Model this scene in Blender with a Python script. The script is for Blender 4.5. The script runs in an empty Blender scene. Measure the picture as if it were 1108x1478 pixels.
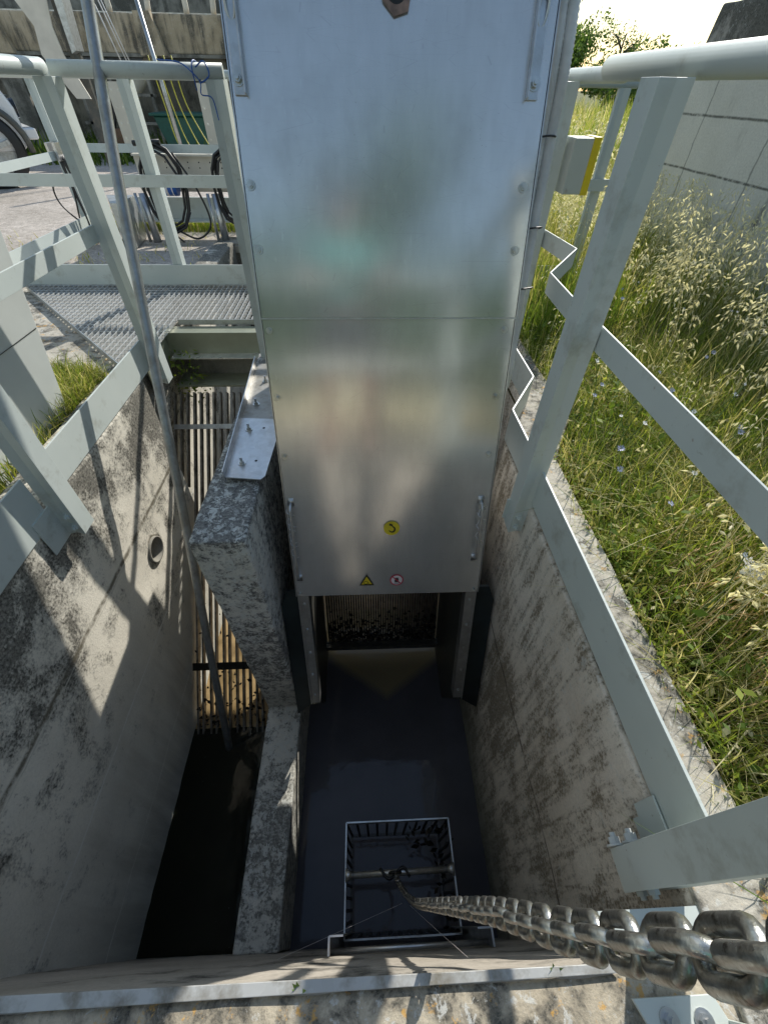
import bpy, bmesh, math, random
import numpy as np
from mathutils import Vector, Matrix, noise
R = math.radians
random.seed(7); rng = np.random.default_rng(11)
scene = bpy.context.scene
COL = scene.collection
V = Vector

# ------------------------------------------------------------------ world, sun, camera
w = bpy.data.worlds.new("World"); scene.world = w; w.use_nodes = True
nt = w.node_tree
sky = nt.nodes.new('ShaderNodeTexSky'); sky.sky_type = 'NISHITA'; sky.sun_disc = False
SUN = V((1.0, 1.95, 1.5)).normalized()
sky.sun_elevation = math.asin(SUN.z); sky.sun_rotation = math.atan2(SUN.x, SUN.y)
sky.air_density = 1.5; sky.dust_density = .5; sky.ozone_density = 1.6
hs_ = nt.nodes.new('ShaderNodeHueSaturation'); hs_.inputs['Saturation'].default_value = .95
nt.links.new(sky.outputs[0], hs_.inputs['Color']); nt.links.new(hs_.outputs[0], nt.nodes['Background'].inputs[0])
nt.nodes['Background'].inputs[1].default_value = 0.15
ld = bpy.data.lights.new('sun', 'SUN'); ld.energy = 5.0; ld.angle = R(0.53); ld.color = (1.0, .95, .86)
lo = bpy.data.objects.new('sun', ld); COL.objects.link(lo)
lo.rotation_euler = SUN.to_track_quat('Z', 'Y').to_euler(); lo.location = (4, 8, 6)
cd = bpy.data.cameras.new('camera'); cam = bpy.data.objects.new('camera', cd); COL.objects.link(cam); scene.camera = cam
F_ = V((0.03743725, 0.70152989, -0.711656)); Rt = V((0.99910133, -0.04043986, 0.01269411)); D_ = V((-0.01987397, -0.71149169, -0.70241341))
M = Matrix((Rt, -D_, -F_)).transposed().to_4x4(); M.translation = (0, 0, 1.05); cam.matrix_world = M
cd.sensor_fit = 'VERTICAL'; cd.sensor_height = 24; cd.lens = 606.6 / 1478 * 24
cd.clip_start = 0.01; cd.clip_end = 2000
scene.view_settings.view_transform = 'Standard'; scene.view_settings.look = 'None'; scene.view_settings.exposure = 0
scene.cycles.max_bounces = 8; scene.cycles.sample_clamp_indirect = 6

# ------------------------------------------------------------------ node helper
class N:
    def __init__(s, name):
        s.m = bpy.data.materials.new(name); s.m.use_nodes = True
        s.t = s.m.node_tree; s.b = s.t.nodes['Principled BSDF']
        tc = s.t.nodes.new('ShaderNodeTexCoord'); s.co = tc.outputs['Object']
    def node(s, typ, **k):
        n = s.t.nodes.new(typ)
        for a, v in k.items(): setattr(n, a, v)
        return n
    def put(s, inp, v):
        if isinstance(v, (int, float)): inp.default_value = v
        elif isinstance(v, tuple): inp.default_value = v if len(v) == len(inp.default_value) else (*v, 1)
        else: s.t.links.new(v, inp)
    def mapc(s, sc=(1, 1, 1), loc=(0, 0, 0), rot=(0, 0, 0)):
        n = s.node('ShaderNodeMapping'); s.put(n.inputs[0], s.co)
        n.inputs['Scale'].default_value = sc; n.inputs['Location'].default_value = loc; n.inputs['Rotation'].default_value = rot
        return n.outputs[0]
    def noise(s, sc=5, det=4, ro=.55, dis=0, co=None):
        n = s.node('ShaderNodeTexNoise'); s.put(n.inputs['Vector'], co or s.co)
        n.inputs['Scale'].default_value = sc; n.inputs['Detail'].default_value = det
        n.inputs['Roughness'].default_value = ro; n.inputs['Distortion'].default_value = dis
        return n.outputs[0]
    def vor(s, sc=5, co=None, out='Distance', feat='F1'):
        n = s.node('ShaderNodeTexVoronoi', feature=feat); s.put(n.inputs['Vector'], co or s.co); n.inputs['Scale'].default_value = sc
        return n.outputs[out]
    def ramp(s, f, stops):
        n = s.node('ShaderNodeValToRGB'); s.put(n.inputs[0], f); e = n.color_ramp.elements
        while len(e) < len(stops): e.new(.5)
        for i, (p, c) in enumerate(stops):
            e[i].position = p; e[i].color = (c, c, c, 1) if isinstance(c, (int, float)) else (*c, 1)
        return n.outputs[0]
    def mix(s, f, a, b, mode='MIX'):
        n = s.node('ShaderNodeMixRGB', blend_type=mode); s.put(n.inputs[0], f); s.put(n.inputs[1], a); s.put(n.inputs[2], b); return n.outputs[0]
    def math(s, op, a, b=0.0, c=None):
        n = s.node('ShaderNodeMath', operation=op); s.put(n.inputs[0], a); s.put(n.inputs[1], b)
        if c is not None: s.put(n.inputs[2], c)
        return n.outputs[0]
    def xyz(s):
        n = s.node('ShaderNodeSeparateXYZ'); s.put(n.inputs[0], s.co); return n.outputs
    def bump(s, h, st=.3, d=.01, nrm=None):
        n = s.node('ShaderNodeBump'); s.put(n.inputs['Height'], h); n.inputs['Strength'].default_value = st; n.inputs['Distance'].default_value = d
        if nrm: s.put(n.inputs['Normal'], nrm)
        return n.outputs[0]
    def out(s, col=None, rough=None, metal=None, nrm=None, spec=None):
        if col is not None: s.put(s.b.inputs['Base Color'], col)
        if rough is not None: s.put(s.b.inputs['Roughness'], rough)
        if metal is not None: s.put(s.b.inputs['Metallic'], metal)
        if nrm is not None: s.put(s.b.inputs['Normal'], nrm)
        if spec is not None: s.put(s.b.inputs['Specular IOR Level'], spec)
        return s.m

def m_plain(name, col, rough=.6, metal=0, var=.12, sc=20, bump=0.05):
    n = N(name); f = n.noise(sc, 4)
    c2 = tuple(x * (1 - var * 2) for x in col); c1 = tuple(min(1, x * (1 + var)) for x in col)
    c = n.mix(n.ramp(f, [(.3, 0), (.7, 1)]), c2, c1)
    return n.out(c, n.math('MULTIPLY_ADD', f, .2, rough - .1), metal, n.bump(f, bump, .005))

def m_paint():
    n = N('grey_green_paint'); f = n.noise(3, 3); d = n.noise(60, 5, .7); g = n.noise(9, 6, .7)
    c = n.mix(n.ramp(f, [(.3, 0), (.7, 1)]), (.53, .59, .57), (.60, .655, .63))
    c = n.mix(n.ramp(d, [(.66, 0), (.72, .6)]), c, (.24, .25, .2))
    c = n.mix(n.ramp(g, [(.55, 0), (.72, .6)]), c, (.32, .33, .28))
    c = n.mix(n.math('MULTIPLY', n.ramp(n.noise(24, 6, .8), [(.66, 0), (.70, 1)]), .6), c, (.22, .13, .07))
    return n.out(c, .42, 0, n.bump(n.noise(40, 2), .08, .003))

def m_galv(name='galvanised_steel', base=(.55, .57, .57), rough=.42, metal=.75, dirt=.5):
    n = N(name); v = n.node('ShaderNodeSeparateColor'); n.put(v.inputs[0], n.vor(55, out='Color')); f = n.noise(14, 5, .65)
    c = n.mix(n.math('MULTIPLY', v.outputs[0], .3), base, tuple(q * .6 for q in base)); c = n.mix(n.math('MULTIPLY', n.ramp(f, [(.46, 0), (.68, 1)]), dirt), c, (.20, .18, .14))
    return n.out(c, n.math('MULTIPLY_ADD', f, .25, rough - .12), metal, n.bump(f, .05, .003))

def m_panel():
    n = N('brushed_steel_sheet')
    br = n.noise(1.0, 3, .6, 0, n.mapc((260, 260, 3)))
    f = n.noise(4.5, 6, .6); streak = n.noise(1.0, 5, .6, 0, n.mapc((34, 34, 1.6))); sp = n.vor(70)
    c = n.mix(n.ramp(streak, [(.3, 0), (.75, 1)]), (.70, .70, .69), (.62, .62, .61))
    spots = n.math('MULTIPLY', n.ramp(sp, [(.05, 1), (.09, 0)]), n.ramp(n.noise(7, 3), [(.52, 0), (.6, 1)]))
    c = n.mix(n.math('MULTIPLY', spots, .55), c, (.17, .15, .13))
    c = n.mix(n.math('MULTIPLY', n.ramp(f, [(.56, 0), (.75, 1)]), .3), c, (.36, .36, .33))
    dr = n.math('MULTIPLY', n.ramp(n.noise(1, 3, .6, 0, n.mapc((70, 70, 1.3), (3, 1, 2))), [(.64, 0), (.68, 1)]), n.ramp(n.noise(2, 3), [(.45, 0), (.6, .5)]))
    c = n.mix(dr, c, (.80, .80, .78))
    sc = n.ramp(n.vor(1.0, n.mapc((6, 6, 60), (0, 0, 0), (.3, .4, .5)), 'Distance', 'DISTANCE_TO_EDGE'), [(0, .35), (.006, 0)]); c = n.mix(sc, c, (.30, .30, .30))
    r = n.math('ADD', n.math('MULTIPLY', br, .07), n.math('MULTIPLY_ADD', f, .12, .10))
    wav = n.noise(2.6, 2, .4, 0, n.mapc((1, 1, .6)))
    nb = n.bump(wav, .10, .02); nb = n.bump(br, .04, .001, nb)
    m = n.out(c, r, .72, nb); n.b.inputs['Anisotropic'].default_value = .2
    return m

def m_conc(name, c1=(.33, .31, .27), c2=(.22, .21, .185), lichen=.45, white=.3, streak=0.0, wet=None, joints=(), orange=0., lsc=9, rough=.9, fine=1.0, zfade=None, dark=(.06, .058, .05), wob=.05, wth=.57, vj=(), stsc=(9, 9, 1.0), finw=.10):
    n = N(name); X = n.xyz()
    big = n.noise(2.2, 6, .6, .4); mid = n.noise(lsc, 8, .68, .3); fin = n.noise(90, 6, .7); gr = n.noise(260, 3, .7)
    st = n.noise(1, 6, .65, .2, n.mapc(stsc))
    c = n.mix(n.ramp(big, [(.32, 0), (.68, 1)]), c2, c1)
    c = n.mix(n.math('MULTIPLY', n.ramp(fin, [(.35, 1), (.6, 0)]), .35 * fine), c, tuple(x * .55 for x in c2))
    lf = mid
    if streak: lf = n.math('ADD', n.math('MULTIPLY', mid, 1 - streak), n.math('MULTIPLY', st, streak))
    bigm = n.noise(1.5, 4, .6, .5)
    lf2 = n.math('ADD', n.math('MULTIPLY', lf, .55), n.math('ADD', n.math('MULTIPLY', bigm, .35), n.math('MULTIPLY_ADD', fin, finw, -.5 * (finw - .10))))
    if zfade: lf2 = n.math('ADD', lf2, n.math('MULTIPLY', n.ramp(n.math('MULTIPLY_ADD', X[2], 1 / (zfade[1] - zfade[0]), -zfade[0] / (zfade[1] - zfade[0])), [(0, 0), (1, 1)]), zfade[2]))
    th = .62 - lichen * .28
    lm = n.ramp(lf2, [(th - .03, 0), (th + .045, 1)])
    c = n.mix(n.math('MULTIPLY', lm, n.ramp(fin, [(.3, .55), (.62, 1)])), c, n.mix(n.ramp(gr, [(.4, 0), (.65, 1)]), dark, tuple(x * 2.1 for x in dark)))
    if white:
        wm = n.math('MULTIPLY', n.ramp(n.noise(38, 6, .75, .5), [(wth, 0), (wth + .04, 1)]), n.ramp(n.noise(5, 3), [(.36, 0), (.52, 1)]))
        c = n.mix(n.math('MULTIPLY', wm, white), c, (.62, .63, .60))
    if orange:
        om = n.math('MULTIPLY', n.ramp(n.noise(26, 5, .7), [(.60, 0), (.65, 1)]), orange)
        c = n.mix(om, c, (.62, .36, .10))
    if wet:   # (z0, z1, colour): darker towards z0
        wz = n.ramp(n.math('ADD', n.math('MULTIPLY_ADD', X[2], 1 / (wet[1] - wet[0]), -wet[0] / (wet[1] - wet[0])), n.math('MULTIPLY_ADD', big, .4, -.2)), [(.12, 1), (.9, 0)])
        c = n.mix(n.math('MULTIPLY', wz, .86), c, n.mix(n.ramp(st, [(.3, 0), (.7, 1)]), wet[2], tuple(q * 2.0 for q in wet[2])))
    for (zj, wj, dk) in joints:
        d = n.math('ABSOLUTE', n.math('SUBTRACT', n.math('ADD', X[2], n.math('MULTIPLY_ADD', n.noise(5, 5, .7), wob, -wob / 2)), zj))
        lm2 = n.ramp(n.math('DIVIDE', d, wj), [(.3, 1), (1, 0)])
        lm2 = n.math('MULTIPLY', lm2, n.ramp(n.noise(22, 4, .7), [(.38, .35), (.52, 1)]))
        c = n.mix(n.math('MULTIPLY', lm2, .9), c, dk)
    for yj in vj:
        d = n.math('ABSOLUTE', n.math('SUBTRACT', n.math('ADD', X[1], n.math('MULTIPLY_ADD', n.noise(3, 5, .7), .06, -.03)), yj))
        c = n.mix(n.math('MULTIPLY', n.ramp(n.math('DIVIDE', d, .010), [(.3, 1), (1, 0)]), .6), c, (.13, .13, .11))
    h = n.math('ADD', n.math('MULTIPLY', fin, .5), n.math('ADD', n.math('MULTIPLY', gr, .2), n.math('MULTIPLY', mid, .6)))
    return n.out(c, rough, 0, n.bump(h, .6, .006), .25)

def m_foliage(name, stops, trans=.35, rough=.6):
    n = N(name); a = n.node('ShaderNodeAttribute', attribute_name='tint')
    c = n.ramp(a.outputs['Fac'], stops)
    n.out(c, rough, 0, None, .25)
    tr = n.node('ShaderNodeBsdfTranslucent'); n.put(tr.inputs[0], n.mix(1, c, (1.5, 1.45, .9), 'MULTIPLY'))
    mx = n.node('ShaderNodeMixShader'); mx.inputs[0].default_value = trans
    o = n.t.nodes['Material Output']; n.t.links.new(n.b.outputs[0], mx.inputs[1]); n.t.links.new(tr.outputs[0], mx.inputs[2]); n.t.links.new(mx.outputs[0], o.inputs[0])
    return n.m

PAINT = m_paint(); GALV = m_galv(); PANEL = m_panel()
STEEL = m_galv('stainless_steel', (.60, .61, .62), .34, .9, .25)
POLEM = m_galv('weathered_pole_steel', (.42, .45, .47), .42, .8, .5)
DARKST = m_galv('dark_steel', (.10, .105, .10), .5, .5, .6)
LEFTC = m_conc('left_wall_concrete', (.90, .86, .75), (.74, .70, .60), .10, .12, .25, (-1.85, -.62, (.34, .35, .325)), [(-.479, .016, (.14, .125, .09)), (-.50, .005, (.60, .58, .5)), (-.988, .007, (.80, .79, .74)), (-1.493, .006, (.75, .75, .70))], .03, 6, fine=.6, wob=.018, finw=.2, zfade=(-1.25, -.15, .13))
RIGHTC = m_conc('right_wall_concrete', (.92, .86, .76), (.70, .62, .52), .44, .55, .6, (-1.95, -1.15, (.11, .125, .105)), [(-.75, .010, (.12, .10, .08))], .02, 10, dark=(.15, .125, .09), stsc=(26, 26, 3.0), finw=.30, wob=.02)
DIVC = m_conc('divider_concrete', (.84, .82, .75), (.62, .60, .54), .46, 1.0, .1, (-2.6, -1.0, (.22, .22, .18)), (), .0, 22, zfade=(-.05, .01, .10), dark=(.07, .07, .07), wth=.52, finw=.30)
KERBC = m_conc('kerb_concrete', (.62, .58, .50), (.42, .39, .33), .42, .7, 0, None, (), .6, 16)
SLABC = m_conc('slab_concrete', (.62, .56, .44), (.42, .36, .27), .45, .7, 0, None, (), .8, 14)
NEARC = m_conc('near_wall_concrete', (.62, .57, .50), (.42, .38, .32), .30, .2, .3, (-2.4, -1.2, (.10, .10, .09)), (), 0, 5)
OLDC = m_conc('old_grey_concrete', (.78, .76, .69), (.66, .64, .57), .22, .2, .6, None, [(.93, .010, (.12, .12, .10)), (.63, .010, (.12, .12, .10))], 0, 5, wob=.012, vj=(4.1, 3.35, 2.6, 1.85, 1.1))
BEAMC = m_conc('stained_beam_concrete', (.66, .55, .40), (.42, .34, .23), .42, .25, .75, None, (), .1, 3)
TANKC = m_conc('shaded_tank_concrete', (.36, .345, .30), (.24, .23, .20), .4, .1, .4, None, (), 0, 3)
BOLTM = m_galv('bolt_steel', (.62, .63, .62), .3, .9, .35)
BLACK = m_plain('black_rubber', (.018, .018, .02), .45)
YELLOW = m_plain('yellow_sticker', (.72, .55, .02), .4, 0, .06)
INK = m_plain('black_ink', (.012, .012, .01), .5)
WHITE = m_plain('white_sticker', (.72, .68, .68), .4, 0, .05)
RED = m_plain('red_ink', (.50, .02, .06), .4)
CREAM = m_plain('cream_paint', (.66, .62, .53), .5, 0, .08, 4)
CARW = m_plain('white_car_paint', (.78, .79, .8), .2, 0, .02)
CARG = m_plain('dark_grey_car_paint', (.05, .053, .06), .25, 0, .05)
GLASS = m_plain('dark_glass', (.02, .025, .03), .08, 0, .02)
GREENT = m_plain('green_plastic', (.01, .10, .075), .45)
BLUE = m_plain('blue_hose', (.03, .12, .42), .4)
YHOSE = m_plain('yellow_hose', (.55, .5, .05), .4)
SLUDGE = m_plain('dark_sludge', (.014, .013, .009), .35, 0, .3, 60, .6)
TEAL = m_plain('dark_teal_plate', (.024, .036, .039), .4, .2, .3, 6)
BOXG = m_plain('light_box_plastic', (.50, .54, .50), .5, 0, .05, 3)
CONDUIT = m_plain('grey_conduit', (.62, .62, .61), .45, 0, .08)

# ------------------------------------------------------------------ object helpers
def tag(o, label=None, cat=None, group=None, kind=None):
    if label: o['label'] = label
    if cat: o['category'] = cat
    if group: o['group'] = group
    if kind: o['kind'] = kind
    return o
def thing(name, label, cat, loc=(0, 0, 0), group=None):
    o = bpy.data.objects.new(name, None); COL.objects.link(o); o.location = loc; o.empty_display_size = .1
    o['_loc'] = 1; del o['_loc']
    return tag(o, label, cat, group)
def link(name, me, mat, parent=None, smooth=False, bevel=0):
    o = bpy.data.objects.new(name, me); COL.objects.link(o)
    if mat: me.materials.append(mat)
    if smooth: me.polygons.foreach_set('use_smooth', [True] * len(me.polygons))
    if parent:
        o.parent = parent; p = parent; off = V((0, 0, 0))
        while p is not None: off += p.location; p = p.parent
        if parent.type == 'EMPTY': o.matrix_parent_inverse = Matrix.Translation(-off)
        # mesh parents sit at identity in world space already
    if bevel:
        b = o.modifiers.new('bevel', 'BEVEL'); b.width = bevel; b.segments = 2; b.limit_method = 'ANGLE'
    return o
class MB:
    def __init__(s): s.v = []; s.f = []
    def box(s, x0, x1, y0, y1, z0, z1):
        return s.obox(V(((x0 + x1) / 2, (y0 + y1) / 2, (z0 + z1) / 2)), V((1, 0, 0)), V((0, 1, 0)), V((0, 0, 1)), abs(x1 - x0) / 2, abs(y1 - y0) / 2, abs(z1 - z0) / 2)
    def obox(s, c, a, b, d, ha, hb, hd):
        k = len(s.v); c = V(c)
        for sd in (-1, 1):
            for sb in (-1, 1):
                for sa in (-1, 1): s.v.append(c + a * ha * sa + b * hb * sb + d * hd * sd)
        s.f += [tuple(k + i for i in q) for q in ((0, 2, 3, 1), (4, 5, 7, 6), (0, 1, 5, 4), (2, 6, 7, 3), (0, 4, 6, 2), (1, 3, 7, 5))]
        return s
    def bar(s, p, q, w, h, up=(0, 0, 1)):     # w sideways, h along up
        p = V(p); q = V(q); d = (q - p); L = d.length; d.normalize(); up = V(up)
        side = d.cross(up)
        if side.length < 1e-6: side = V((1, 0, 0))
        side.normalize(); u = side.cross(d)
        return s.obox((p + q) / 2, d, side, u, L / 2, w / 2, h / 2)
    def tube(s, pts, r, seg=12, caps=True, closed=False):
        pts = [V(p) for p in pts]; n = len(pts); k = len(s.v); rr = r if isinstance(r, (list, tuple)) else [r] * n
        t0 = (pts[1] - pts[0]).normalized(); u = t0.orthogonal().normalized(); prev = t0
        for i in range(n):
            if closed: t = (pts[(i + 1) % n] - pts[i - 1]).normalized()
            else: t = (pts[min(i + 1, n - 1)] - pts[max(i - 1, 0)]).normalized()
            q = prev.rotation_difference(t); u = (q @ u); u = (u - t * u.dot(t)).normalized(); prev = t; v = t.cross(u)
            for j in range(seg):
                a = 2 * math.pi * j / seg; s.v.append(pts[i] + (u * math.cos(a) + v * math.sin(a)) * rr[i])
        m = n if closed else n - 1
        for i in range(m):
            for j in range(seg):
                a = k + i * seg + j; b = k + i * seg + (j + 1) % seg; c = k + ((i + 1) % n) * seg + (j + 1) % seg; d = k + ((i + 1) % n) * seg + j
                s.f.append((a, b, c, d))
        if caps and not closed:
            s.f.append(tuple(k + j for j in range(seg))[::-1]); s.f.append(tuple(k + (n - 1) * seg + j for j in range(seg)))
        return s
    def prism(s, poly, fn, n0, n1):
        k = len(s.v); n = len(poly)
        for t in (n0, n1):
            for (a, b) in poly: s.v.append(V(fn(a, b, t)))
        s.f.append(tuple(k + i for i in range(n))[::-1]); s.f.append(tuple(k + n + i for i in range(n)))
        for i in range(n): s.f.append((k + i, k + (i + 1) % n, k + n + (i + 1) % n, k + n + i))
        return s
    def quad(s, a, b, c, d):
        k = len(s.v); s.v += [V(a), V(b), V(c), V(d)]; s.f.append((k, k + 1, k + 2, k + 3)); return s
    def build(s, name, mat, parent=None, smooth=False, bevel=0):
        me = bpy.data.meshes.new(name); me.from_pydata([tuple(v) for v in s.v], [], s.f); me.update()
        bm = bmesh.new(); bm.from_mesh(me); bmesh.ops.recalc_face_normals(bm, faces=bm.faces); bm.to_mesh(me); bm.free()
        o = link(name, me, mat, parent, False, bevel)
        if smooth:
            me.polygons.foreach_set('use_smooth', [len(p.vertices) == 4 for p in me.polygons])
        return o
def spline(pts, n=8):
    pts = [V(p) for p in pts]; out = []
    P = [pts[0] * 2 - pts[1]] + pts + [pts[-1] * 2 - pts[-2]]
    for i in range(1, len(P) - 2):
        for k in range(n):
            t = k / n; a, b, c, d = P[i - 1], P[i], P[i + 1], P[i + 2]
            out.append(.5 * ((2 * b) + (c - a) * t + (2 * a - 5 * b + 4 * c - d) * t * t + (3 * b - a - 3 * c + d) * t ** 3))
    out.append(pts[-1]); return out
def rough_block(name, poly, axis, lo, hi, mat, parent=None, step=.035, amp=.004, bev=.014, chip=.008):
    """polygon (2D) extruded along axis; edges bevelled, surface gridded and displaced"""
    bm = bmesh.new()
    def P(a, b, t): return (t, a, b) if axis == 'x' else ((a, t, b) if axis == 'y' else (a, b, t))
    v0 = [bm.verts.new(P(a, b, lo)) for a, b in poly]; v1 = [bm.verts.new(P(a, b, hi)) for a, b in poly]
    bm.faces.new(v0[::-1]); bm.faces.new(v1); n = len(poly)
    for i in range(n): bm.faces.new((v0[i], v0[(i + 1) % n], v1[(i + 1) % n], v1[i]))
    bmesh.ops.recalc_face_normals(bm, faces=bm.faces)
    if bev: bmesh.ops.bevel(bm, geom=bm.edges[:], offset=bev, segments=3, affect='EDGES', profile=.6)
    co = [v.co.copy() for v in bm.verts]
    for ax in range(3):
        a = min(c[ax] for c in co); b = max(c[ax] for c in co); k = int((b - a) / step); nn = V((0, 0, 0)); nn[ax] = 1
        for i in range(1, k):
            p = V((0, 0, 0)); p[ax] = a + (b - a) * i / k
            bmesh.ops.bisect_plane(bm, geom=bm.verts[:] + bm.edges[:] + bm.faces[:], plane_co=p, plane_no=nn)
    bm.normal_update()
    for v in bm.verts:
        c = v.co; h = noise.noise(c * 6) * amp + noise.noise(c * 23) * amp * .6
        e = noise.noise(c * 11 + V((5, 3, 1)))
        nr = v.normal; edge = 1 - max(abs(nr.x), abs(nr.y), abs(nr.z))
        v.co = c + nr * (h - chip * 3 * edge * max(0, e + .1))
    me = bpy.data.meshes.new(name); bm.to_mesh(me); bm.free()
    me.polygons.foreach_set('use_smooth', [True] * len(me.polygons))
    return link(name, me, mat, parent)
def rect(x0, x1, y0, y1): return [(x0, y0), (x1, y0), (x1, y1), (x0, y1)]
def bolt(mb, p, nrm, r=.010, h=.008, up=None):
    p = V(p); nrm = V(nrm).normalized(); u = nrm.orthogonal().normalized(); v = nrm.cross(u)
    def fn(a, b, t): return p + u * a + v * b + nrm * t
    mb.prism([(r * 1.55 * math.cos(i * math.pi / 8), r * 1.55 * math.sin(i * math.pi / 8)) for i in range(16)], fn, 0, h * .22)
    mb.prism([(r * math.cos(i * math.pi / 3), r * math.sin(i * math.pi / 3)) for i in range(6)], fn, h * .22, h)
    mb.prism([(r * .55 * math.cos(i * math.pi / 4), r * .55 * math.sin(i * math.pi / 4)) for i in range(8)], fn, h, h * 1.5)
    return mb

# ------------------------------------------------------------------ SETTING: ground, slabs, water
def ground():
    n = N('ground_soil_and_gravel'); X = n.xyz()
    g1 = n.noise(60, 6, .75); g2 = n.vor(55); g3 = n.noise(1.2, 5, .6)
    grav = n.mix(n.ramp(n.math('ADD', n.math('MULTIPLY', g1, .5), n.math('MULTIPLY', n.noise(14, 6, .8), .5)), [(.38, 0), (.6, 1)]), (.26, .225, .185), (.70, .63, .56))
    grav = n.mix(n.ramp(n.vor(24), [(.12, .6), (.3, 0)]), grav, (.78, .74, .68))
    grav = n.mix(n.ramp(g3, [(.35, .4), (.6, 0)]), grav, (.26, .23, .19))
    grav = n.mix(n.ramp(g2, [(.1, .5), (.3, 0)]), grav, (.75, .72, .68))
    soil = n.mix(n.ramp(g1, [(.35, 0), (.65, 1)]), (.035, .03, .016), (.12, .10, .05))
    soil = n.mix(n.ramp(n.noise(9, 5, .7), [(.45, 0), (.6, .7)]), soil, (.06, .085, .02))
    side = n.ramp(n.math('MULTIPLY_ADD', X[0], .8, 1.1), [(.4, 0), (.6, 1)])
    far = n.ramp(n.math('MULTIPLY', X[1], 1 / 80), [(.25, 0), (.5, 1)])
    c = n.mix(side, grav, soil); c = n.mix(far, c, (.13, .14, .05))
    return n.out(c, .95, 0, n.bump(g1, .8, .01), .2)
GROUND = ground()
xs = [-400, -1.30, .735, 400]; ys = [-400, -.7, 4.75, 700]
mb = MB()
for i in range(3):
    for j in range(3):
        if i == 1 and j == 1: continue
        mb.quad((xs[i], ys[j], -.05), (xs[i + 1], ys[j], -.05), (xs[i + 1], ys[j + 1], -.05), (xs[i], ys[j + 1], -.05))
tag(mb.build('ground', GROUND), kind='structure')
slab = rough_block('pavement', rect(-3.2, .95, -3.2, -.072), 'z', -.12, 0.0, SLABC, step=.07, amp=.004); tag(slab, kind='structure')
ledge = rough_block('pavement', [(-1.335, 1.62), (-1.335, 3.42), (-3.3, 3.42), (-2.35, 2.75), (-1.62, 1.98)], 'z', -.2, -.018, KERBC, step=.08, amp=.005); tag(ledge, kind='structure')
def water(name, base, x0, x1, y0, y1, rough=.06, z=-1.8, amp=.12, foam=None, tan_reflection=False):
    n = N(name + '_surface'); f = n.noise(5, 4); c = n.mix(f, base, tuple(q * 1.6 for q in base))
    sp = n.math('MULTIPLY', n.ramp(n.vor(26), [(.04, 1), (.07, 0)]), n.ramp(n.noise(3), [(.5, 0), (.6, 1)]))
    c = n.mix(n.math('MULTIPLY', sp, .5), c, foam or (.12, .12, .10))
    n.out(c, rough, 0, n.bump(n.noise(7, 3), amp, .012), .5); n.b.inputs['IOR'].default_value = 1.33
    if tan_reflection: X = n.xyz(); c = n.mix(n.ramp(n.math('ADD', X[1], n.math('MULTIPLY', n.math('ABSOLUTE', n.math('SUBTRACT', X[0], .1)), -.9)), [(0, 0), (1, 0)]) if 0 else n.ramp(n.math('MULTIPLY_ADD', n.math('SUBTRACT', X[1], n.math('MULTIPLY', n.math('ABSOLUTE', n.math('SUBTRACT', X[0], .1)), .7)), 4.0, -4.0), [(.2, 0), (.5, 1)]), c, (.24, .20, .12)); n.put(n.b.inputs['Base Color'], c)  # dim reflection of the lit screen area, painted tan into the water colour
    m = MB(); m.quad((x0, y0, z), (x1, y0, z), (x1, y1, z), (x0, y1, z)); o = m.build(name, n.m); return tag(o, kind='structure')
water('left_channel_water', (.010, .0105, .006), -1.2, -.5, -.2, .93, .05)
water('right_channel_water', (.070, .069, .078), -.5, .75, -.2, 1.75, .06, amp=.14, tan_reflection=True)
# turbid ochre water upstream of both screens
n = N('turbid_water_surface'); f = n.noise(6, 5, .6)
c = n.mix(n.ramp(f, [(.35, 0), (.65, 1)]), (.20, .14, .065), (.40, .29, .15)); n.out(c, .25, 0, n.bump(f, .3, .01))
m = MB(); m.quad((-1.5, .93, -1.804), (-.45, .93, -1.804), (-.45, 5.0, -1.804), (-1.5, 5.0, -1.804)); m.quad((-.45, 1.75, -1.804), (.9, 1.75, -1.804), (.9, 5.0, -1.804), (-.45, 5.0, -1.804))
tag(m.build('upstream_water', n.m), kind='structure')

# ------------------------------------------------------------------ channel walls (each a thing)
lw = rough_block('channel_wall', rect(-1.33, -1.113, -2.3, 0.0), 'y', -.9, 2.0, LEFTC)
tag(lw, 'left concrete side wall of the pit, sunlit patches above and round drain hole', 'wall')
cy = MB(); cy.tube([(-1.5, 1.446, -.66), (-1.0, 1.446, -.66)], .07, 28); cut = cy.build('hole_cut', LEFTC)
bo = lw.modifiers.new('hole', 'BOOLEAN'); bo.object = cut; bo.operation = 'DIFFERENCE'; bo.solver = 'EXACT'
dg = bpy.context.evaluated_depsgraph_get(); me = bpy.data.meshes.new_from_object(lw.evaluated_get(dg)); lw.modifiers.clear(); lw.data = me
bpy.data.objects.remove(cut)
t = thing('drain_pipe', 'dark round drain pipe opening in the left pit wall', 'pipe', (-1.113, 1.446, -.66))
m = MB()
k = 28
for (ra, xa) in ((.071, -1.115), (.071, -1.101), (.062, -1.101), (.062, -1.5)):
    for j in range(k): a = 2 * math.pi * j / k; m.v.append(V((xa, 1.446 + ra * math.cos(a), -.66 + ra * math.sin(a))))
for r_ in range(3):
    for j in range(k): m.f.append((r_ * k + j, r_ * k + (j + 1) % k, (r_ + 1) * k + (j + 1) % k, (r_ + 1) * k + j))
m.build('pipe_rim', TANKC, t, True)
m = MB(); m.tube([(-1.32, 1.446, -.66), (-1.33, 1.446, -.66)], .062, 20); m.build('dark_bore_disc', BLACK, t)  # black end disc painting the darkness inside the hole
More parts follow.
